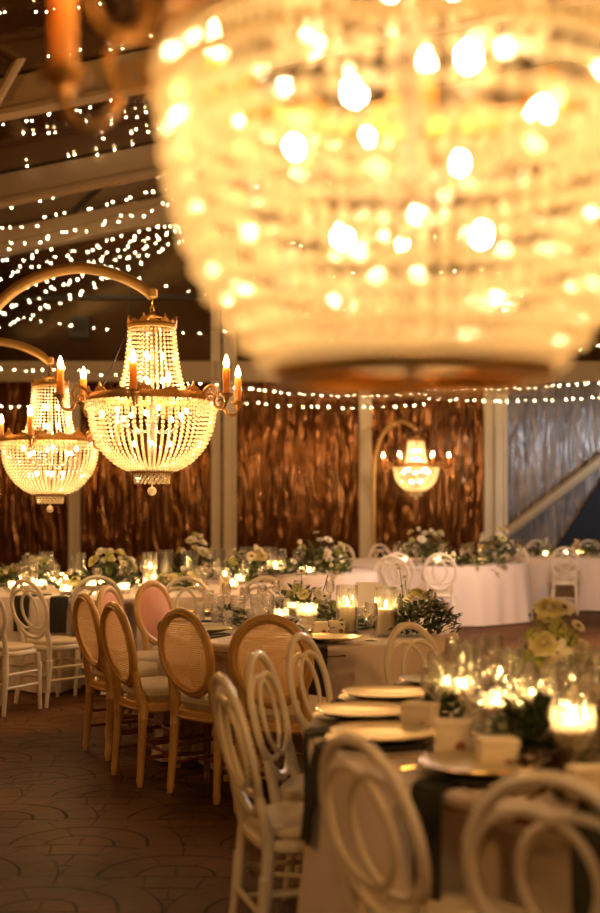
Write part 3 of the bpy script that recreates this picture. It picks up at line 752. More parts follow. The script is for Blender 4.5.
# ------------------------------------------------------------------ tables
TZ = .757
CLOTHR = {}
def cloth(key, label, seed, folds=17):
    (cx, cy), ab = TABLES[key]; r = random.Random(seed)
    ph = [r.uniform(0, 6.28) for _ in range(4)]
    near = [(c, a) for c, a in FOOT if (c - Vector((cx, cy))).length < max(ab) + .5]
    def rad(th, z):
        t = (.755 - z) / .735; R = RB(ab, th)
        fold = .5 * math.sin(folds * th + ph[0] + .6 * math.sin(3 * th + ph[1])) + .3 * math.sin((folds - 6) * th + ph[2]) + .2 * math.sin(31 * th + ph[3])
        rr = R + .012 * min(1, t * 8) + t * .045 + fold * .062 * t ** .8
        if z < .72:
            k = min(1, max(0, (.72 - z) / .2))
            for c, a in near:
                f = Vector((math.sin(a), math.cos(a))); s_ = Vector((math.cos(a), -math.sin(a)))
                for q in range(18):
                    p = Vector((cx, cy)) + Vector((math.cos(th), math.sin(th))) * (rr - .0)
                    l = p - c; u, v = l.dot(s_), l.dot(f)
                    if abs(u) < .275 and -.3 < v < .265: rr -= .03 * k
                    else: break
        return rr
    CLOTHR[key] = rad
    S = 200; mb = MB(); vs = [(0, 0, .757)]; fs = []
    rows = [(.3, .757), (.6, .757), (.9, .757), (.985, .757), (1.0, .752)]
    zs = [.74, .71, .67, .62, .56, .50, .43, .36, .29, .22, .15, .08, .018]
    for q, z in rows:
        for k in range(S):
            th = 2 * PI * k / S; R = RB(ab, th); vs.append((R * q * math.cos(th), R * q * math.sin(th), z))
    for z in zs:
        for k in range(S):
            th = 2 * PI * k / S; q = rad(th, z); vs.append((q * math.cos(th), q * math.sin(th), z))
    n = len(rows) + len(zs)
    for k in range(S): fs.append((0, 1 + k, 1 + (k + 1) % S))
    for i in range(n - 1):
        for k in range(S): fs.append((1 + i * S + k, 1 + (i + 1) * S + k, 1 + (i + 1) * S + (k + 1) % S, 1 + i * S + (k + 1) % S))
    mb.add(vs, fs)
    o = mb.build('tablecloth', M['cloth']); o.location = (cx, cy, 0)
    tag(o, label, 'tablecloth', 'tablecloths')
    e = tag(empty('round_table', (cx, cy, 0)), 'round banquet table under the cloth, the ' + label.split(' over the ')[1], 'table', 'round banquet tables')
    R = 1.0; mb = MB(); mb.lathe([(R - .03, .70), (R - .012, .705), (R - .012, .745), (R - .03, .75)], 64, sx=ab[0], sy=ab[1]); mb.build('tabletop', M['wood_dark'], e)
    for k in range(4):
        a = PI / 4 + k * PI / 2; mb = MB(); mb.tube([(.5 * ab[0] * math.cos(a), .5 * ab[1] * math.sin(a), .70), (.52 * ab[0] * math.cos(a), .52 * ab[1] * math.sin(a), 0)], .025, 8); mb.build('leg', M['dark_metal'], e)
cloth('near', 'pale linen tablecloth over the near table at bottom right', 3)
cloth('mid', 'pale linen tablecloth over the middle table with cane chairs', 5)
cloth('left', 'pale linen tablecloth over the left table behind the free white chair', 8)
cloth('centre', 'pale linen tablecloth over the far table left of the blank card', 11)
cloth('right', 'pinkish white tablecloth over the far table with two white chairs', 14, 11)
cloth('farright', 'pinkish white tablecloth over the farthest table at right', 17)

# ------------------------------------------------------------------ tableware prototypes
LIB = {}
def lib(name, fn):
    LIB[name] = [fn, None]
def spawn(name, loc, rz=0.0, scale=1.0):
    ent = LIB[name]
    if ent[1] is None: ent[1] = ent[0](); o = ent[1]
    else: o = copy_tree(ent[1])
    o.location = loc; o.rotation_euler = (0, 0, rz)
    if scale != 1.0: o.scale = (scale,) * 3
    else: o.scale = (1, 1, 1)
    return o
def f_plate():
    e = empty('dinner_plate')
    mb = MB(); mb.lathe([(.085, 0), (.10, .003), (.145, .016), (.157, .021), (.158, .024), (.145, .0205), (.10, .010), (.001, .009)], 44, cap1=False); mb.build('plate', M['plate'], e)
    mb = MB(); mb.lathe([(.1565, .0205), (.1592, .0222), (.158, .0245), (.1555, .0238)], 44, cap0=False, cap1=False); mb.build('gold_rim', M['gold'], e)
    return e
lib('plate', f_plate)
def f_shade():  # added dark disc that draws the band of shade beneath a plate rim
    o = MB(); o.lathe([(.12, 0), (.15, .004), (.168, .012), (.170, .014), (.15, .011), (.001, .010)], 40, cap1=False)
    return o.build('shade_disc', M['shade'])
lib('shade', f_shade)
def f_box():
    e = empty('favour_box')
    mb = MB(); mb.slab([(-.045, -.03), (.045, -.03), (.045, .03), (-.045, .03)], 0, .080, .003); mb.build('carton', M['card'], e)
    mb = MB(); mb.slab([(-.047, -.032), (.047, -.032), (.047, .032), (-.047, .032)], .066, .0815, .002); mb.build('lid', M['card'], e)
    mb = MB()
    for k in range(7):
        a = 2 * PI * k / 7; mb.M = Matrix.Translation((.02, -.034, .022)) @ Matrix.Rotation(a, 4, 'Y'); mb.sphere((.008, 0, 0), .006, 8, 5)
    mb.M = None; mb.sphere((.02, -.037, .022), .006, 8, 5); p = mb.build('ornament', M['ornament'], e); p['label'] = 'small dried flower'
    return e
lib('box', f_box)
def f_goblet():
    e = empty('cut_glass_goblet')
    mb = MB(); mb.lathe([(.036, 0), (.036, .004), (.012, .012), (.009, .025), (.015, .035), (.009, .045), (.011, .055)], 20); mb.build('foot', M['cut_glass'], e)
    mb = MB(); mb.lathe([(.011, .055), (.030, .068), (.045, .095), (.049, .125), (.047, .158), (.0455, .158), (.047, .125), (.043, .097), (.028, .071), (.009, .062)], 24); mb.build('bowl', M['cut_glass'], e)
    return e
lib('goblet', f_goblet)
def f_wine():
    e = empty('wine_glass')
    mb = MB(); mb.lathe([(.034, 0), (.034, .003), (.008, .008), (.005, .02), (.0045, .085), (.009, .095)], 20); mb.build('foot', M['glass'], e)
    mb = MB(); mb.lathe([(.009, .095), (.028, .112), (.038, .14), (.037, .175), (.032, .205), (.0312, .205), (.036, .175), (.037, .14), (.027, .114), (.007, .099)], 24); mb.build('bowl', M['glass'], e)
    return e
lib('wine', f_wine)
def f_tumbler():
    o = MB(); o.lathe([(.030, 0), (.037, .10), (.0385, .135), (.037, .135), (.0355, .10), (.029, .010)], 24)
    return o.build('cut_glass_tumbler', M['cut_glass'])
lib('tumbler', f_tumbler)
def f_hurricane():
    o = MB(); o.lathe([(.050, 0), (.052, .006), (.052, .225), (.0495, .225), (.0495, .010)], 28)
    return o.build('hurricane_glass', M['glass'])
lib('hurricane', f_hurricane)
def flame(mb, z, s_=1.0):
    mb.lathe([(.0015, z), (.0058 * s_, z + .008 * s_), (.0062 * s_, z + .013 * s_), (.0035 * s_, z + .024 * s_), (.0006, z + .034 * s_)], 8)
def f_pillar():
    e = empty('pillar_candle')
    mb = MB(); mb.lathe([(.034, 0), (.036, .004), (.036, .104), (.033, .109), (.020, .104), (.001, .102)], 28, cap1=False); mb.build('wax', M['wax'], e)
    mb = MB(); mb.tube([(0, 0, .10), (.001, 0, .116)], .0013, 6); mb.build('wick', M['wick'], e)
    mb = MB(); flame(mb, .112, .85); mb.build('flame', M['flame'], e)
    return e
lib('pillar', f_pillar)
def f_tea():
    e = empty('tealight')
    mb = MB(); mb.lathe([(.018, 0), (.0195, .002), (.0195, .016), (.018, .0165), (.001, .0145)], 18, cap1=False); mb.build('wax', M['wax'], e)
    mb = MB(); flame(mb, .0165, .62); mb.build('flame', M['flame'], e)
    return e
lib('tea', f_tea)
def f_votive():
    o = MB(); o.lathe([(.032, 0), (.036, .004), (.042, .075), (.0395, .075), (.034, .010)], 22)
    return o.build('votive_glass', M['cut_glass'])
lib('votive', f_votive)
def f_knife():
    o = MB(); o.slab([(-.010, -.10), (.010, -.10), (.007, 0), (.010, .03), (.009, .09), (.002, .115), (-.006, .11), (-.006, 0)], 0, .004, .001)
    return o.build('gold_knife', M['gold'])
lib('knife', f_knife)
def f_fork():
    o = MB(); o.slab([(-.009, -.10), (.009, -.10), (.005, .03), (.012, .05), (.012, .065), (-.012, .065), (-.012, .05), (-.005, .03)], 0, .004, .001)
    for k in range(4): o.box((-.0105 + .007 * k, .085, .003), (.0032, .045, .003))
    return o.build('gold_fork', M['gold'])
lib('fork', f_fork)

# leaves and flowers ------------------------------------------------
def leaf(mb, base, direc, L, W, r):
    d = Vector(direc).normalized(); s_ = d.cross(Vector((r.uniform(-.3, .3), r.uniform(-.3, .3), 1))).normalized(); n = s_.cross(d)
    b = Vector(base); droop = Vector((0, 0, -L * r.uniform(.05, .3)))
    mid = b + d * L * .5 + n * L * .06; tip = b + d * L + droop
    q1 = b + d * L * .28 + n * .0; q2 = b + d * L * .62 + droop * .35
    mb.add([b, q1 + s_ * W * .8, q2 + s_ * W, tip, q2 - s_ * W, q1 - s_ * W * .8, mid], [(0, 1, 6), (1, 2, 6), (2, 3, 6), (3, 4, 6), (4, 5, 6), (5, 0, 6)])
def petal_ring(mb, n, r0, L, W, lift, z, cup=.3, ph=0.0):
    for k in range(n):
        a = ph + 2 * PI * k / n
        mb_M = mb.M
        R_ = Matrix.Rotation(a, 4, 'Z')
        vs = []
        for t, w in ((0, .35), (.35, .9), (.7, 1.0), (1.0, .35)):
            x = r0 + L * t * math.cos(lift); zz = z + L * t * math.sin(lift) - cup * L * t * t * .5
            for u in (-1, 0, 1): vs.append(R_ @ Vector((x, u * W * w, zz + abs(u) * W * .25)))
        fs = []
        for i in range(3):
            for u in range(2): fs.append((i * 3 + u, (i + 1) * 3 + u, (i + 1) * 3 + u + 1, i * 3 + u + 1))
        mb.add(vs, fs)
FL = {}
mb = MB(); petal_ring(mb, 9, .008, .026, .0095, .25, 0); petal_ring(mb, 9, .006, .022, .009, .45, .003, ph=.35); FL['daisy'] = (mb.mesh('daisy', M['petal_white']), 'eye')
mb = MB(); mb.sphere((0, 0, .005), .010, 10, 6, .7); EYE_ME = mb.mesh('flower_center', M['flower_eye'])
def rosette(mat, nm):
    mb = MB()
    for i in range(5): petal_ring(mb, 5 + i, .002 + .003 * i, .018 + .0025 * i, .013, 1.35 - .27 * i, .010 - .003 * i, .5, ph=i * .7)
    mb.sphere((0, 0, .016), .010, 8, 5)
    return mb.mesh(nm, mat)
FL['rose'] = (rosette(M['petal_white'], 'rose'), None); FL['ranunculus'] = (rosette(M['petal_yellow'], 'ranunculus'), None)
mb = MB(); petal_ring(mb, 6, .004, .052, .014, .5, 0, .5); FL['lily'] = (mb.mesh('lily', M['petal_white']), None)
mb = MB(); petal_ring(mb, 6, .004, .030, .014, 1.25, 0, .1); FL['tulip'] = (mb.mesh('tulip', M['petal_white']), None)
mb = MB(); rr = random.Random(2)
for k in range(46):
    v = Vector((rr.gauss(0, 1), rr.gauss(0, 1), rr.gauss(.4, 1))).normalized() * .026
    mb.octa(v, .0075)
FL['hydrangea'] = (mb.mesh('hydrangea', M['petal_green'], False), None)
def arrangement(loc, rx, ry, h, nleaf, flowers, seed, mat='leaf_mid', name='flower_arrangement', rz=0.0, lw=.016, ll=.065, fscale=1.0, bowl=True, stems=0):
    """low centrepiece: leaves in a mound, each bloom its own part"""
    r = random.Random(seed); e = empty(name, loc, rz)
    sets = [(MB(), mat, .6), (MB(), 'leaf_dark', .4)] if mat != 'leaf_dark' else [(MB(), 'leaf_dark', .7), (MB(), 'leaf_mid', .3)]
    for k in range(nleaf):
        a = r.uniform(0, 2 * PI); q = math.sqrt(r.random()); u = r.random()
        z = .008 + h * u * (1 - .55 * q * q)
        p = Vector((rx * q * math.cos(a), ry * q * math.sin(a), z))
        d = Vector((math.cos(a) * r.uniform(.2, 1), math.sin(a) * r.uniform(.2, 1), r.uniform(-.15, 1.0)))
        L_ = ll * r.uniform(.6, 1.3)
        if p.z + d.normalized().z * L_ < .03: d.z = abs(d.z) + .3
        (sets[0] if r.random() < sets[0][2] else sets[1])[0].__class__
        leaf((sets[0] if r.random() < sets[0][2] else sets[1])[0], p, d, L_, lw * r.uniform(.6, 1.2), r)
    sets[0][0].build('foliage', M[sets[0][1]], e, smooth=False); sets[1][0].build('foliage', M[sets[1][1]], e, smooth=False)
    sm = MB(); pieces = []
    for fl in flowers:
        kind, x, y, z = fl[:4]; s_ = (fl[4] if len(fl) > 4 else 1.0) * fscale
        me, eye = FL[kind]
        out = Vector((x * 1.5, y * 1.5 - .06, max(z, .05) * .9)).normalized()
        rot = out.to_track_quat('Z', 'Y').to_euler()
        o = put(me, kind, e, loc=(x, y, z), rot=rot, scale=s_)
        if eye: put(EYE_ME, 'flower_center', o)
        sm.tube([(x * .35, y * .35, .01), (x * .8, y * .8, z * .6), (x, y, z - .004)], .0022, 5)
    for k in range(stems):
        x, y = r.uniform(-rx, rx) * .6, r.uniform(-ry, ry) * .6; z = h * r.uniform(1.0, 1.45)
        sm.tube([(x * .5, y * .5, .02), (x * .9, y * .9, z * .6), (x * 1.15, y * 1.15, z)], .0018, 5)
        sm.octa((x * 1.15, y * 1.15, z), .007, 1.5)
    if flowers or stems: sm.build('stems', M['leaf_mid'], e)
    return e
def rflowers(seed, n, rx, ry, h, kinds, s0=.8, s1=1.3):
    r = random.Random(seed); out = []
    for k in range(n):
        a = r.uniform(0, 2 * PI); q = math.sqrt(r.random()) * .95
        z = h * (r.uniform(.75, 1.1) - .45 * q * q)
        out.append((r.choice(kinds), rx * q * math.cos(a), ry * q * math.sin(a), max(z, .05), r.uniform(s0, s1)))
    return out
def garland(key, radius, a0, a1, n, seed, label, mat='leaf_dark', ll=.06, width=.09, h=.07):
    (cx, cy), ab = TABLES[key]; r = random.Random(seed)
    e = empty('greenery_garland', (cx, cy, TZ)); s1, s2 = MB(), MB()
    for k in range(n):
        a = math.radians(r.uniform(a0, a1)); q = radius * RB(ab, a) + r.gauss(0, width * .45)
        p = Vector((q * math.cos(a), q * math.sin(a), r.uniform(.008, h)))
        d = Vector((r.uniform(-1, 1), r.uniform(-1, 1), r.uniform(.0, .9)))
        leaf(s1 if r.random() < .68 else s2, p, d, ll * r.uniform(.6, 1.35), .016 * r.uniform(.7, 1.3), r)
    pts = [(radius * RB(ab, t) * math.cos(t), radius * RB(ab, t) * math.sin(t), .012) for t in [math.radians(a0 + (a1 - a0) * k / 20) for k in range(21)]]
    s1.tube(pts, .006, 5)
    s1.build('foliage', M[mat], e, smooth=False); s2.build('foliage', M['leaf_mid' if mat == 'leaf_dark' else 'leaf_dark'], e, smooth=False)
    return tag(e, label, 'garland', 'greenery garlands')

def napkin(key, th, label, hang=.27, w=.105, inner=.30):
    (cx, cy), ab = TABLES[key]; rad = CLOTHR[key]; R = RB(ab, th)
    path = []
    for k in range(6): path.append((R - inner + (inner - .005) * k / 5, TZ + .003))
    path.append((R + .012, TZ - .004))
    for k in range(1, 9):
        z = TZ - hang * k / 8
        rr = max(rad(th + dv * w / R, max(z, .02)) for dv in (-.5, -.25, 0, .25, .5)) + .010
        path.append((max(rr, R + .014), z))
    mb = MB(); vs = []; fs = []; T = .006; n = len(path); W = 7
    for side in (0, 1):
        for i, (q, z) in enumerate(path):
            nrm = (0, 1) if i < 6 else ((.7, .7) if i == 6 else (1, 0))
            for k in range(W):
                u = (k / (W - 1) - .5) * w * (1 - .12 * max(0, i - 6) / 8)
                fold = .003 * math.sin(k * 2.1 + .3 * i)
                rr = q + nrm[0] * (T * side + fold * side); zz = z + nrm[1] * (T * side + abs(fold) * side)
                a = th + u / R; rr *= RB(ab, a) / R
                vs.append((rr * math.cos(a), rr * math.sin(a), zz))
    m = n * W
    for i in range(n - 1):
        for k in range(W - 1):
            a, b, c, d = i * W + k, i * W + k + 1, (i + 1) * W + k + 1, (i + 1) * W + k
            fs.append((a, b, c, d)); fs.append((m + d, m + c, m + b, m + a))
        fs.append((i * W, (i + 1) * W, m + (i + 1) * W, m + i * W)); fs.append((i * W + W - 1, m + i * W + W - 1, m + (i + 1) * W + W - 1, (i + 1) * W + W - 1))
    for i in (0, n - 1):
        for k in range(W - 1): fs.append((i * W + k, m + i * W + k, m + i * W + k + 1, i * W + k + 1))
    mb.add(vs, fs); o = mb.build('napkin', M['napkin']); o.location = (cx, cy, 0)
    return tag(o, label, 'napkin', 'dark green napkins')
def ang(key, p):
    (cx, cy), R = TABLES[key]; return math.atan2(p[1] - cy, p[0] - cx)
def toward(key, p): # z rotation that turns local +Y to the table centre
    (cx, cy), R = TABLES[key]; return math.atan2(cy - p[1], cx - p[0]) - PI / 2

# ---- near table --------------------------------------------------------------
settings = [  # plate column, plate row, label
    (470, 780, 'cream plate nearest the viewer on the near table', 'dark green napkin hanging beside the large white chair on the near cloth'),
    (402, 744, 'cream plate beside the leftmost favour box, second nearest', 'dark green napkin seen through the large front white chair'),
    (374, 722, 'cream plate third from the front, a dark napkin hanging left of it', 'dark green napkin hanging off the left edge by two white chairs'),
    (381, 703, 'cream plate fourth from the front on the near table', 'dark green napkin under the fourth plate from the front'),
    (411, 686, 'cream plate farthest back on the near table, by the white chair', 'dark green napkin under the farthest plate of the near table'),
    (600, 815, 'cream plate cut off by the right edge of the picture', 'dark green napkin hanging in the bottom right corner behind the chair'),
]
ip = {'p': [], 'k': [], 'f': []}
for i, (px, py, lab, nlab) in enumerate(settings):
    p = on(px, py); (cx, cy), ab = TABLES['near']; th = ang('near', p); R = RB(ab, th)
    q = R - .176; p = Vector((cx + q * math.cos(th), cy + q * math.sin(th), TZ + .021)); rz = toward('near', p)
    tag(spawn('shade', p - Vector((0, 0, .0115)), rz), 'dark shade disc under the ' + lab.replace(', second nearest', '').replace(', a dark napkin hanging left of it', '').replace(', by the white chair', ''), 'charger plate', 'dark shade discs')
    tag(spawn('plate', p, rz), lab, 'plate', 'dinner plates')
    napkin('near', th + (.16 if i == 2 else 0), nlab)
    for nm, off, g in (('fork', -.195, 'gold forks'), ('knife', .195, 'gold knives')):
        l = Vector((off, 0, 0)); l.rotate(Euler((0, 0, rz))); k = spawn(nm, (p.x + l.x, p.y + l.y, TZ + .001), rz)
        tag(k, 'gold %s beside the %s' % (nm, lab.split(' on the near')[0].split(', a dark')[0]), nm, g)
for px, py, rz, lab in ((420, 732, -.5, 'cream favour box, leftmost of those on the near table'), (453, 752, -.15, 'cream favour box with dried flower, second from left on the near table'),
                    (497, 772, .1, 'cream favour box, third from left on the near table, in front of dark foliage'), (592, 806, .2, 'cream favour box cut by the right edge beside the lit goblet'),
                    ):
    tag(spawn('box', on(px, py), rz, 1.12), lab, 'box', 'cream favour boxes')
items = []  # (kind, thing)
def lit_goblet(px, py, lab, s_=1.0, z=TZ):
    g = tag(spawn('goblet', on(px, py, z), rnd.uniform(0, 3), s_), 'cut glass goblet ' + lab, 'goblet', 'cut glass goblets')
    t = spawn('tea', on(px, py, z) + Vector((0, 0, .098 * s_)), 0, 1.35 * s_); tag(t, 'lit tealight in the goblet ' + lab, 'candle', 'lit tealights')
    return g
lit_goblet(573, 779, 'largest, in front of dark foliage at the right', 1.22)
lit_goblet(464, 722, 'glowing behind the second favour box', .95)
lit_goblet(497, 738, 'glowing behind the third favour box', .9)
lit_goblet(532, 727, 'in the middle of the glasses below the white lily', .85)
lit_goblet(561, 744, 'just behind the largest lit goblet', .85)
lit_goblet(500, 702, 'left of the yellow flowers on the near table', .85)
lit_goblet(541, 716, 'directly below the white lily', .8)
lit_goblet(447, 712, 'behind the leftmost favour box', .8)
NG = []
for px, py, s_ in ((437, 712, 1.0), (466, 703, 1.1), (486, 716, .95), (514, 708, 1.0), (548, 737, 1.0), (590, 742, 1.05), (583, 712, 1.0), (528, 692, 1.0), (480, 690, 1.0), (430, 720, .85), (449, 722, .9), (470, 728, .95), (505, 722, 1.0), (555, 722, 1.05), (538, 744, .95), (575, 728, 1.0), (455, 695, 1.05), (493, 694, 1.1), (560, 700, 1.1), (600, 712, 1.1)):
    NG.append(spawn('wine', on(px, py), 0, s_))
NT = [spawn('tumbler', on(px, py), 0, s_) for px, py, s_ in ((441, 702, 1.0), (508, 690, 1.15), (592, 694, 1.2), (465, 690, 1.1), (521, 720, 1.0), (598, 722, 1.0), (476, 735, .9), (541, 752, .9), (590, 765, .9), (509, 725, .9))]
NH = [spawn('hurricane', on(px, py), 0, s_) for px, py, s_ in ((462, 708, 1.0), (519, 728, .95), (572, 748, 1.0))]
for px, py, s_ in ((462, 708, .55), (519, 728, .5), (572, 748, .55)):
    o = spawn('pillar', on(px, py) + Vector((0, 0, .0105)), 0, s_); items.append(o)
def rank(objs, desc, where, cat, group):
    objs.sort(key=sx)
    for i, o in enumerate(objs): tag(o, '%s, %s from the left of those %s' % (desc, ordinal(i), where), cat, group)
rank(NG, 'wine glass', 'on the near table', 'wine glass', 'wine glasses on the near table')
rank(NT, 'cut glass tumbler', 'on the near table', 'tumbler', 'tumblers on the near table')
rank(NH, 'tall glass candle cylinder', 'on the near table', 'hurricane glass', 'hurricane glasses on the near table')
rank(items, 'short lit pillar candle', 'in glass on the near table', 'candle', 'pillar candles on the near table')
p = on(545, 702)
a = arrangement(p, .13, .13, .24, 230, [
    ('daisy', .045, -.10, .345, 1.5), ('ranunculus', -.005, -.10, .345, 1.6), ('ranunculus', .0, -.07, .315, 1.3), ('lily', .012, -.16, .195, 1.25), ('ranunculus', -.035, -.15, .225, 1.5),
    ('hydrangea', -.06, -.12, .25, 1.2), ('hydrangea', .06, -.12, .24, 1.3), ('hydrangea', -.07, -.13, .17, 1.3), ('hydrangea', .02, -.14, .28, 1.2), ('hydrangea', .09, -.11, .16, 1.2), ('rose', .11, -.1, .20, 1.3),
    ('daisy', .10, -.08, .28, 1.0), ('hydrangea', -.02, -.16, .14, 1.2), ('hydrangea', .0, .0, .3, 1.3)], 21, mat='leaf_olive', stems=4, fscale=.88)
tag(a, 'yellow-white flower arrangement with daisy and lily on the near table', 'flower arrangement', 'flower arrangements')
a = arrangement(on(541, 760), .11, .13, .16, 150, [], 22, mat='leaf_dark', name='foliage_cluster', ll=.085, lw=.024)
tag(a, 'dark broad-leaved foliage between the third favour box and the largest goblet', 'foliage', 'foliage clusters')
a = arrangement(on(548, 779), .06, .05, .06, 70, [], 23, mat='leaf_dark', name='dried_sprig', ll=.04)
for c in a.children:
    c.data.materials.clear(); c.data.materials.append(M['berry'])
tag(a, 'brown dried sprig lying in front of the dark foliage', 'sprig')
a = arrangement(on(440, 724), .05, .05, .075, 42, [], 24, mat='leaf_dark', name='foliage_cluster', ll=.06, lw=.022)
tag(a, 'small green leaf cluster behind the two leftmost favour boxes', 'foliage', 'foliage clusters')
a = arrangement(on(585, 735), .10, .10, .13, 90, [('rose', -.03, -.1, .13, 1.2)], 25, mat='leaf_dark', name='foliage_cluster', ll=.08, lw=.022)
tag(a, 'dark foliage at the right edge behind the largest goblet', 'foliage', 'foliage clusters')
a = arrangement(on(508, 756), .05, .035, .05, 30, [], 26, mat='leaf_dark', name='foliage_cluster', ll=.06, lw=.022)
tag(a, 'small dark leaf cluster right behind the third favour box', 'foliage', 'foliage clusters')
garland('near', .535, 130, 230, 420, 31, 'dark leafy garland curving between the glasses on the near table')

# ---- middle table ------------------------------------------------------------
msets = [(205, 634, 'cream plate behind the rear-legs cane chair on the middle table'), (338, 648, 'cream plate at the near corner of the middle table'),
         (250, 650, 'cream plate behind the cane chair next to the white chairs'), (170, 612, 'cream plate by the pink-padded chair on the middle table')]
for px, py, lab in msets:
    p = on(px, py); (cx, cy), ab = TABLES['mid']; th = ang('mid', p); q = RB(ab, th) - .20
    p = Vector((cx + q * math.cos(th), cy + q * math.sin(th), TZ + .0125))
    tag(spawn('plate', p, toward('mid', p)), lab, 'plate', 'dinner plates')
for px, py, lab in ((232, 655, 'dark napkin hanging between two cane chairs'), (318, 650, 'dark napkin at the corner of the middle table beside a cane chair'), (152, 622, 'dark napkin hanging beside the pink-padded chair'), (196, 640, 'dark napkin seen through the cane of the rear-legs chair')):
    napkin('mid', ang('mid', on(px, py)), lab, .26)
lit_goblet(307, 639, 'sharp, in front of greenery on the middle table', 1.22)
lit_goblet(281, 634, 'behind the cane chair beside the white chairs', .9)
lit_goblet(293, 622, 'between two goblets on the middle table', .8)
mh, mp = [], []
for px, py, s_ in ((347, 633, 1.0), (386, 636, 1.0)):
    mh.append(spawn('hurricane', on(px, py), 0, 1.2)); mp.append(spawn('pillar', on(px, py) + Vector((0, 0, .0125)), 0, 1.28))
tag(mh[0], 'clear candle cylinder on the middle table, left of the pair', 'hurricane glass', 'hurricane glasses on the middle table'); tag(mh[1], 'clear candle cylinder on the middle table, right of the pair', 'hurricane glass', 'hurricane glasses on the middle table')
tag(mp[0], 'cream pillar candle on the middle table, left of the pair', 'candle', 'pillar candles on the middle table'); tag(mp[1], 'cream pillar candle on the middle table, right of the pair', 'candle', 'pillar candles on the middle table')
tag(spawn('wine', on(371, 641), 0, 1.0), 'crystal wine glass between the two cream pillar candles', 'wine glass')
for px, py, lab in ((320, 635, 'left'), (337, 634, 'right')):
    tag(spawn('box', on(px, py), .1, .92), 'small cream favour box before the greenery on the middle table, %s of the pair' % lab, 'box', 'cream favour boxes')
mt = [spawn('tumbler', on(px, py), 0, s_) for px, py, s_ in ((217, 622, 1.25), (238, 623, 1.25), (252, 630, .9), (262, 628, .9), (228, 629, .8), (291, 612, 1.1), (268, 618, 1.1), (303, 608, 1.2), (396, 626, 1.2), (270, 640, .8), (206, 612, 1.1), (200, 622, .9), (256, 617, 1.1), (281, 618, 1.0), (325, 618, 1.1), (361, 628, .9))]
rank(mt, 'cut glass tumbler', 'on the middle table', 'tumbler', 'tumblers on the middle table')
mw = [spawn('wine', on(px, py), 0, .9) for px, py in ((262, 612), (276, 606), (245, 615), (330, 606), (184, 603), (352, 617), (296, 602))]
rank(mw, 'wine glass', 'among the greenery on the middle table', 'wine glass', 'wine glasses on the middle table')
a = arrangement(on(303, 618), .16, .12, .19, 210, [('daisy', -.01, -.08, .30, 1.0), ('rose', .10, -.1, .16, 1.0), ('ranunculus', .0, -.12, .16, 1.0), ('hydrangea', .09, -.12, .10, 1.0), ('lily', .16, -.05, .28, .7), ('tulip', .17, -.04, .33, .9), ('rose', -.10, -.1, .1, .9), ('hydrangea', -.04, -.1, .2, 1.0)] + rflowers(7, 9, .17, .13, .22, ['rose', 'daisy', 'hydrangea', 'ranunculus'], .6, .9), 41, mat='leaf_mid')
tag(a, 'leafy centrepiece with white lily behind the sharp goblet', 'flower arrangement', 'flower arrangements')
a = arrangement(on(333, 626), .12, .10, .13, 130, [('hydrangea', .02, -.1, .12, .9), ('rose', .05, -.08, .16, .8), ('daisy', -.05, -.06, .18, .9)] + rflowers(8, 5, .12, .1, .16, ['rose', 'hydrangea'], .6, .8), 42, mat='leaf_mid')
tag(a, 'leafy sprays between the goblet and the left pillar candle', 'foliage', 'foliage clusters')
a = arrangement(on(416, 634), .23, .20, .20, 420, [('rose', .03, -.05, .22, 1.1), ('hydrangea', .08, -.05, .22, 1.0), ('ranunculus', .0, -.06, .235, 1.0), ('tulip', -.09, 0, .36, .9), ('tulip', -.06, .02, .31, .7), ('rose', -.04, -.03, .2, 1.0)], 43, mat='leaf_dark', stems=3)
tag(a, 'dark bushy greenery with pale flowers right of the pillar candles', 'flower arrangement', 'flower arrangements')
garland('mid', .52, 150, 330, 400, 44, 'dark leafy garland around the middle table centre')
# blank white card on a small easel foot
e = tag(empty('card_stand', on(369, 620)), 'blank white card standing upright behind the pillar candles', 'card')
mb = MB(); mb.M = Matrix.Rotation(-.2, 4, 'X'); mb.box((0, 0, .135), (.165, .004, .21)); mb.M = None; mb.build('card', M['white_card'], e, smooth=False)
mb = MB(); mb.box((0, 0, .010), (.10, .05, .02)); mb.box((0, .018, .02), (.10, .008, .03)); mb.build('foot', M['wood'], e, smooth=False)

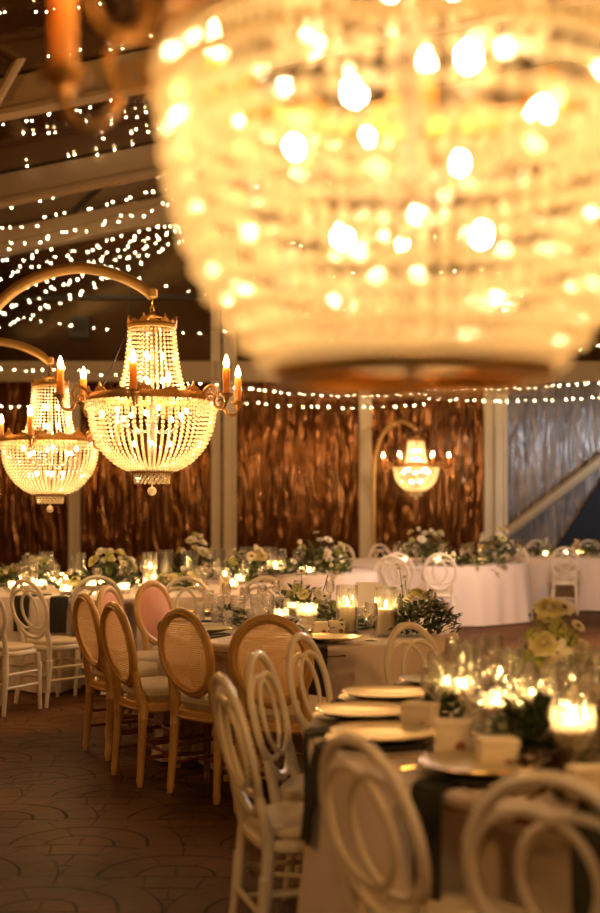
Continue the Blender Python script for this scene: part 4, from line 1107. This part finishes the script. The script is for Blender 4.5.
# ---- left table and the far tables -------------------------------------------
W9 = ['rose', 'daisy', 'tulip', 'hydrangea', 'tulip', 'rose', 'daisy', 'ranunculus']
far_arr = [  # column, base row, rx, h, leaves, blooms, label
    (36, 586, .20, .24, 130, 12, 'flower centrepiece behind the free white chair at the left'),
    (112, 590, .24, .26, 200, 18, 'flower centrepiece with tall white blooms above the pink-padded chairs'),
    (8, 590, .14, .16, 70, 7, 'flower centrepiece cut by the left edge'),
    (178, 590, .18, .12, 110, 9, 'low flower centrepiece left of the bright pillar candle'),
    (208, 578, .20, .34, 150, 16, 'tallest flower centrepiece beside the double wall posts'),
    (250, 583, .22, .28, 170, 13, 'flower centrepiece right of the double wall posts'),
    (72, 590, .16, .12, 90, 6, 'low leafy centrepiece right of the free white chair'),
    (320, 574, .30, .34, 190, 16, 'flower centrepiece left of the far white chairs'),
    (290, 576, .18, .16, 90, 4, 'low greenery at the far table beside the bowl candle'),
    (355, 576, .16, .16, 90, 4, 'low greenery above the blank white card'),
    (424, 564, .36, .36, 220, 20, 'large pale flower centrepiece on the far right table, the left one'),
    (496, 563, .24, .36, 170, 13, 'pale flower centrepiece on the far right table, the right one'),
    (460, 567, .22, .12, 110, 5, 'low greenery between the two far pale centrepieces'),
    (503, 567, .32, .08, 120, 0, 'flat dark greenery at the end of the pinkish cloth'),
    (545, 557, .40, .14, 130, 0, 'dark greenery on the farthest table, left end'),
    (590, 556, .34, .2, 130, 5, 'dark greenery on the farthest table, right end'),
]
for i, (px, py, rx, h, nl, nf, lab) in enumerate(far_arr):
    a = arrangement(on(px, py), rx, rx * .7, h, nl, rflowers(100 + i, nf, rx, rx * .7, h * 1.25, W9, 1.1, 1.7), 200 + i, mat='leaf_mid', ll=.085, lw=.026)
    tag(a, lab, 'flower arrangement', 'flower arrangements')
LC, LV, LH, LP = [], [], [], []
r = random.Random(77)
def lit_votive(px, py, s_=1.0, lst=None):
    p = on(px, py); v = spawn('votive', p, r.uniform(0, 3), s_); t = spawn('tea', p + Vector((0, 0, .0115 * s_)), 0, 1.5 * s_)
    LV.append(v); LC.append(t)
for px, py in ((14, 592), (24, 590), (33, 587), (41, 590), (53, 585), (60, 589), (66, 596), (84, 587), (92, 591), (100, 588), (124, 594), (142, 588), (158, 586), (170, 585), (188, 586), (198, 590), (232, 590), (62, 582), (240, 584), (146, 595)): lit_votive(px, py, 1.25)
for px, py, s_ in ((66, 592, 1.0), (150, 585, 1.4), (225, 593, 1.3), (98, 584, 1.0)):
    LP.append(spawn('pillar', on(px, py) + Vector((0, 0, .0)), 0, s_))
for px, py in ((30, 590), (46, 584), (78, 586), (150, 585), (166, 581), (190, 582), (223, 580), (235, 577), (266, 578)):
    h = spawn('hurricane', on(px, py), 0, 1.35); LH.append(h)
LG = [spawn('wine', on(r.uniform(2, 268), r.uniform(580, 594)), 0, 1.05) for k in range(26)]
rank(LV, 'cut glass votive cup', 'on the left table', 'votive', 'votive cups on the left table')
rank(LC, 'lit tealight', 'in votive cups on the left table', 'candle', 'tealights on the left table')
rank(LP, 'lit cream pillar candle', 'on the left table', 'candle', 'pillar candles on the left table')
rank(LH, 'tall clear candle cylinder', 'on the left table', 'hurricane glass', 'hurricane glasses on the left table')
rank(LG, 'wine glass', 'on the left table', 'wine glass', 'wine glasses on the left table')
for px, py, lab in ((16, 598, 'dark napkin seen through the free white chair'), (55, 599, 'dark napkin hanging right of the free white chair')):
    napkin('left', ang('left', on(px, py)), lab, .27, .15)
# far tables
FV, FC, FG = [], [], []
for px, py, s_ in ((275, 576, 2.2), (300, 573, 1.2), (338, 572, 1.2), (345, 575, 1.2), (328, 578, 1.2), (440, 567, 1.3), (455, 563, 1.3), (447, 568, 1.6), (475, 568, 1.5), (482, 565, 1.2), (405, 565, 1.3), (540, 558, 1.3), (566, 556, 1.3), (580, 556, 1.3)):
    p = on(px, py); FV.append(spawn('votive', p, 0, s_)); FC.append(spawn('tea', p + Vector((0, 0, .0115 * s_)), 0, 1.5 * s_))
for px, py in ((452, 568), (470, 563), (490, 566), (520, 563), (530, 562), (547, 556), (577, 558), (486, 568), (510, 562), (300, 576), (282, 574), (395, 566), (415, 567)): FG.append(spawn('wine', on(px, py), 0, 1.35))
rank(FV, 'glass votive cup', 'on the far tables', 'votive', 'votive cups on the far tables')
rank(FC, 'lit tealight', 'on the far tables', 'candle', 'tealights on the far tables')
rank(FG, 'wine glass', 'on the far tables', 'wine glass', 'wine glasses on the far tables')

# ------------------------------------------------------------------ light
def point(loc, w, col, rad=.1):
    l = bpy.data.lights.new('fill', 'POINT'); l.energy = w; l.color = col; l.shadow_soft_size = rad
    o = bpy.data.objects.new('fill_light', l); COL.objects.link(o); o.location = loc; return o
WARM = (1.0, .45, .115)
for loc, w in (((-3.0, 1.6, 2.9), 34), ((2.6, .2, 2.9), 50), ((4.2, 6.2, 2.8), 50), ((-4.6, 9.2, 2.9), 36), ((4.6, 12.0, 2.9), 50), ((.6, 10.6, 3.2), 40), ((-3.2, 17.2, 2.6), 24), ((1.2, 18.4, 2.8), 16)):  # unseen fill lights without fixtures, added to brighten the hall
    point(loc, w, WARM, .25)
point((2.8, 13.2, 2.7), 110, (1.0, .72, .55), .25)  # added paler fill, brightens the cloth of the far right table
# cool floodlight by the right bay
l = bpy.data.lights.new('cool_flood', 'SPOT'); l.energy = 75; l.color = (.72, .84, 1.0); l.spot_size = math.radians(75); l.spot_blend = .8; l.shadow_soft_size = .1
o = bpy.data.objects.new('cool_flood', l); COL.objects.link(o); o.location = (6.6, 20.4, 2.8)
o.rotation_euler = (Vector((5.0, 23.0, 1.9)) - Vector(o.location)).to_track_quat('-Z', 'Y').to_euler()
w = bpy.data.worlds.new('night'); sc.world = w; w.use_nodes = True
w.node_tree.nodes['Background'].inputs[0].default_value = (.05, .03, .015, 1); w.node_tree.nodes['Background'].inputs[1].default_value = .15

# ------------------------------------------------------------------ camera
cd = bpy.data.cameras.new('camera'); cam = bpy.data.objects.new('camera', cd); COL.objects.link(cam)
cam.location = (0, 0, EYE); cam.rotation_euler = (PI / 2, 0, 0)
cd.sensor_fit = 'VERTICAL'; cd.sensor_height = 36; cd.sensor_width = 36; cd.lens = 36 * F / 913
cd.shift_y = (HZ - 456.5) / 913; cd.clip_start = .05; cd.clip_end = 200
cd.dof.use_dof = True; cd.dof.focus_distance = 7.2; cd.dof.aperture_fstop = 1.55; cd.dof.aperture_blades = 0
sc.camera = cam
sc.view_settings.view_transform = 'Standard'; sc.view_settings.look = 'None'; sc.view_settings.exposure = 2.05; sc.view_settings.gamma = 1.0
sc.view_settings.use_curve_mapping = False
try:
    sc.cycles.use_denoising = True; sc.cycles.max_bounces = 10; sc.cycles.transparent_max_bounces = 24
    sc.cycles.sample_clamp_indirect = 6.0; sc.cycles.caustics_reflective = False; sc.cycles.caustics_refractive = False
except Exception: pass
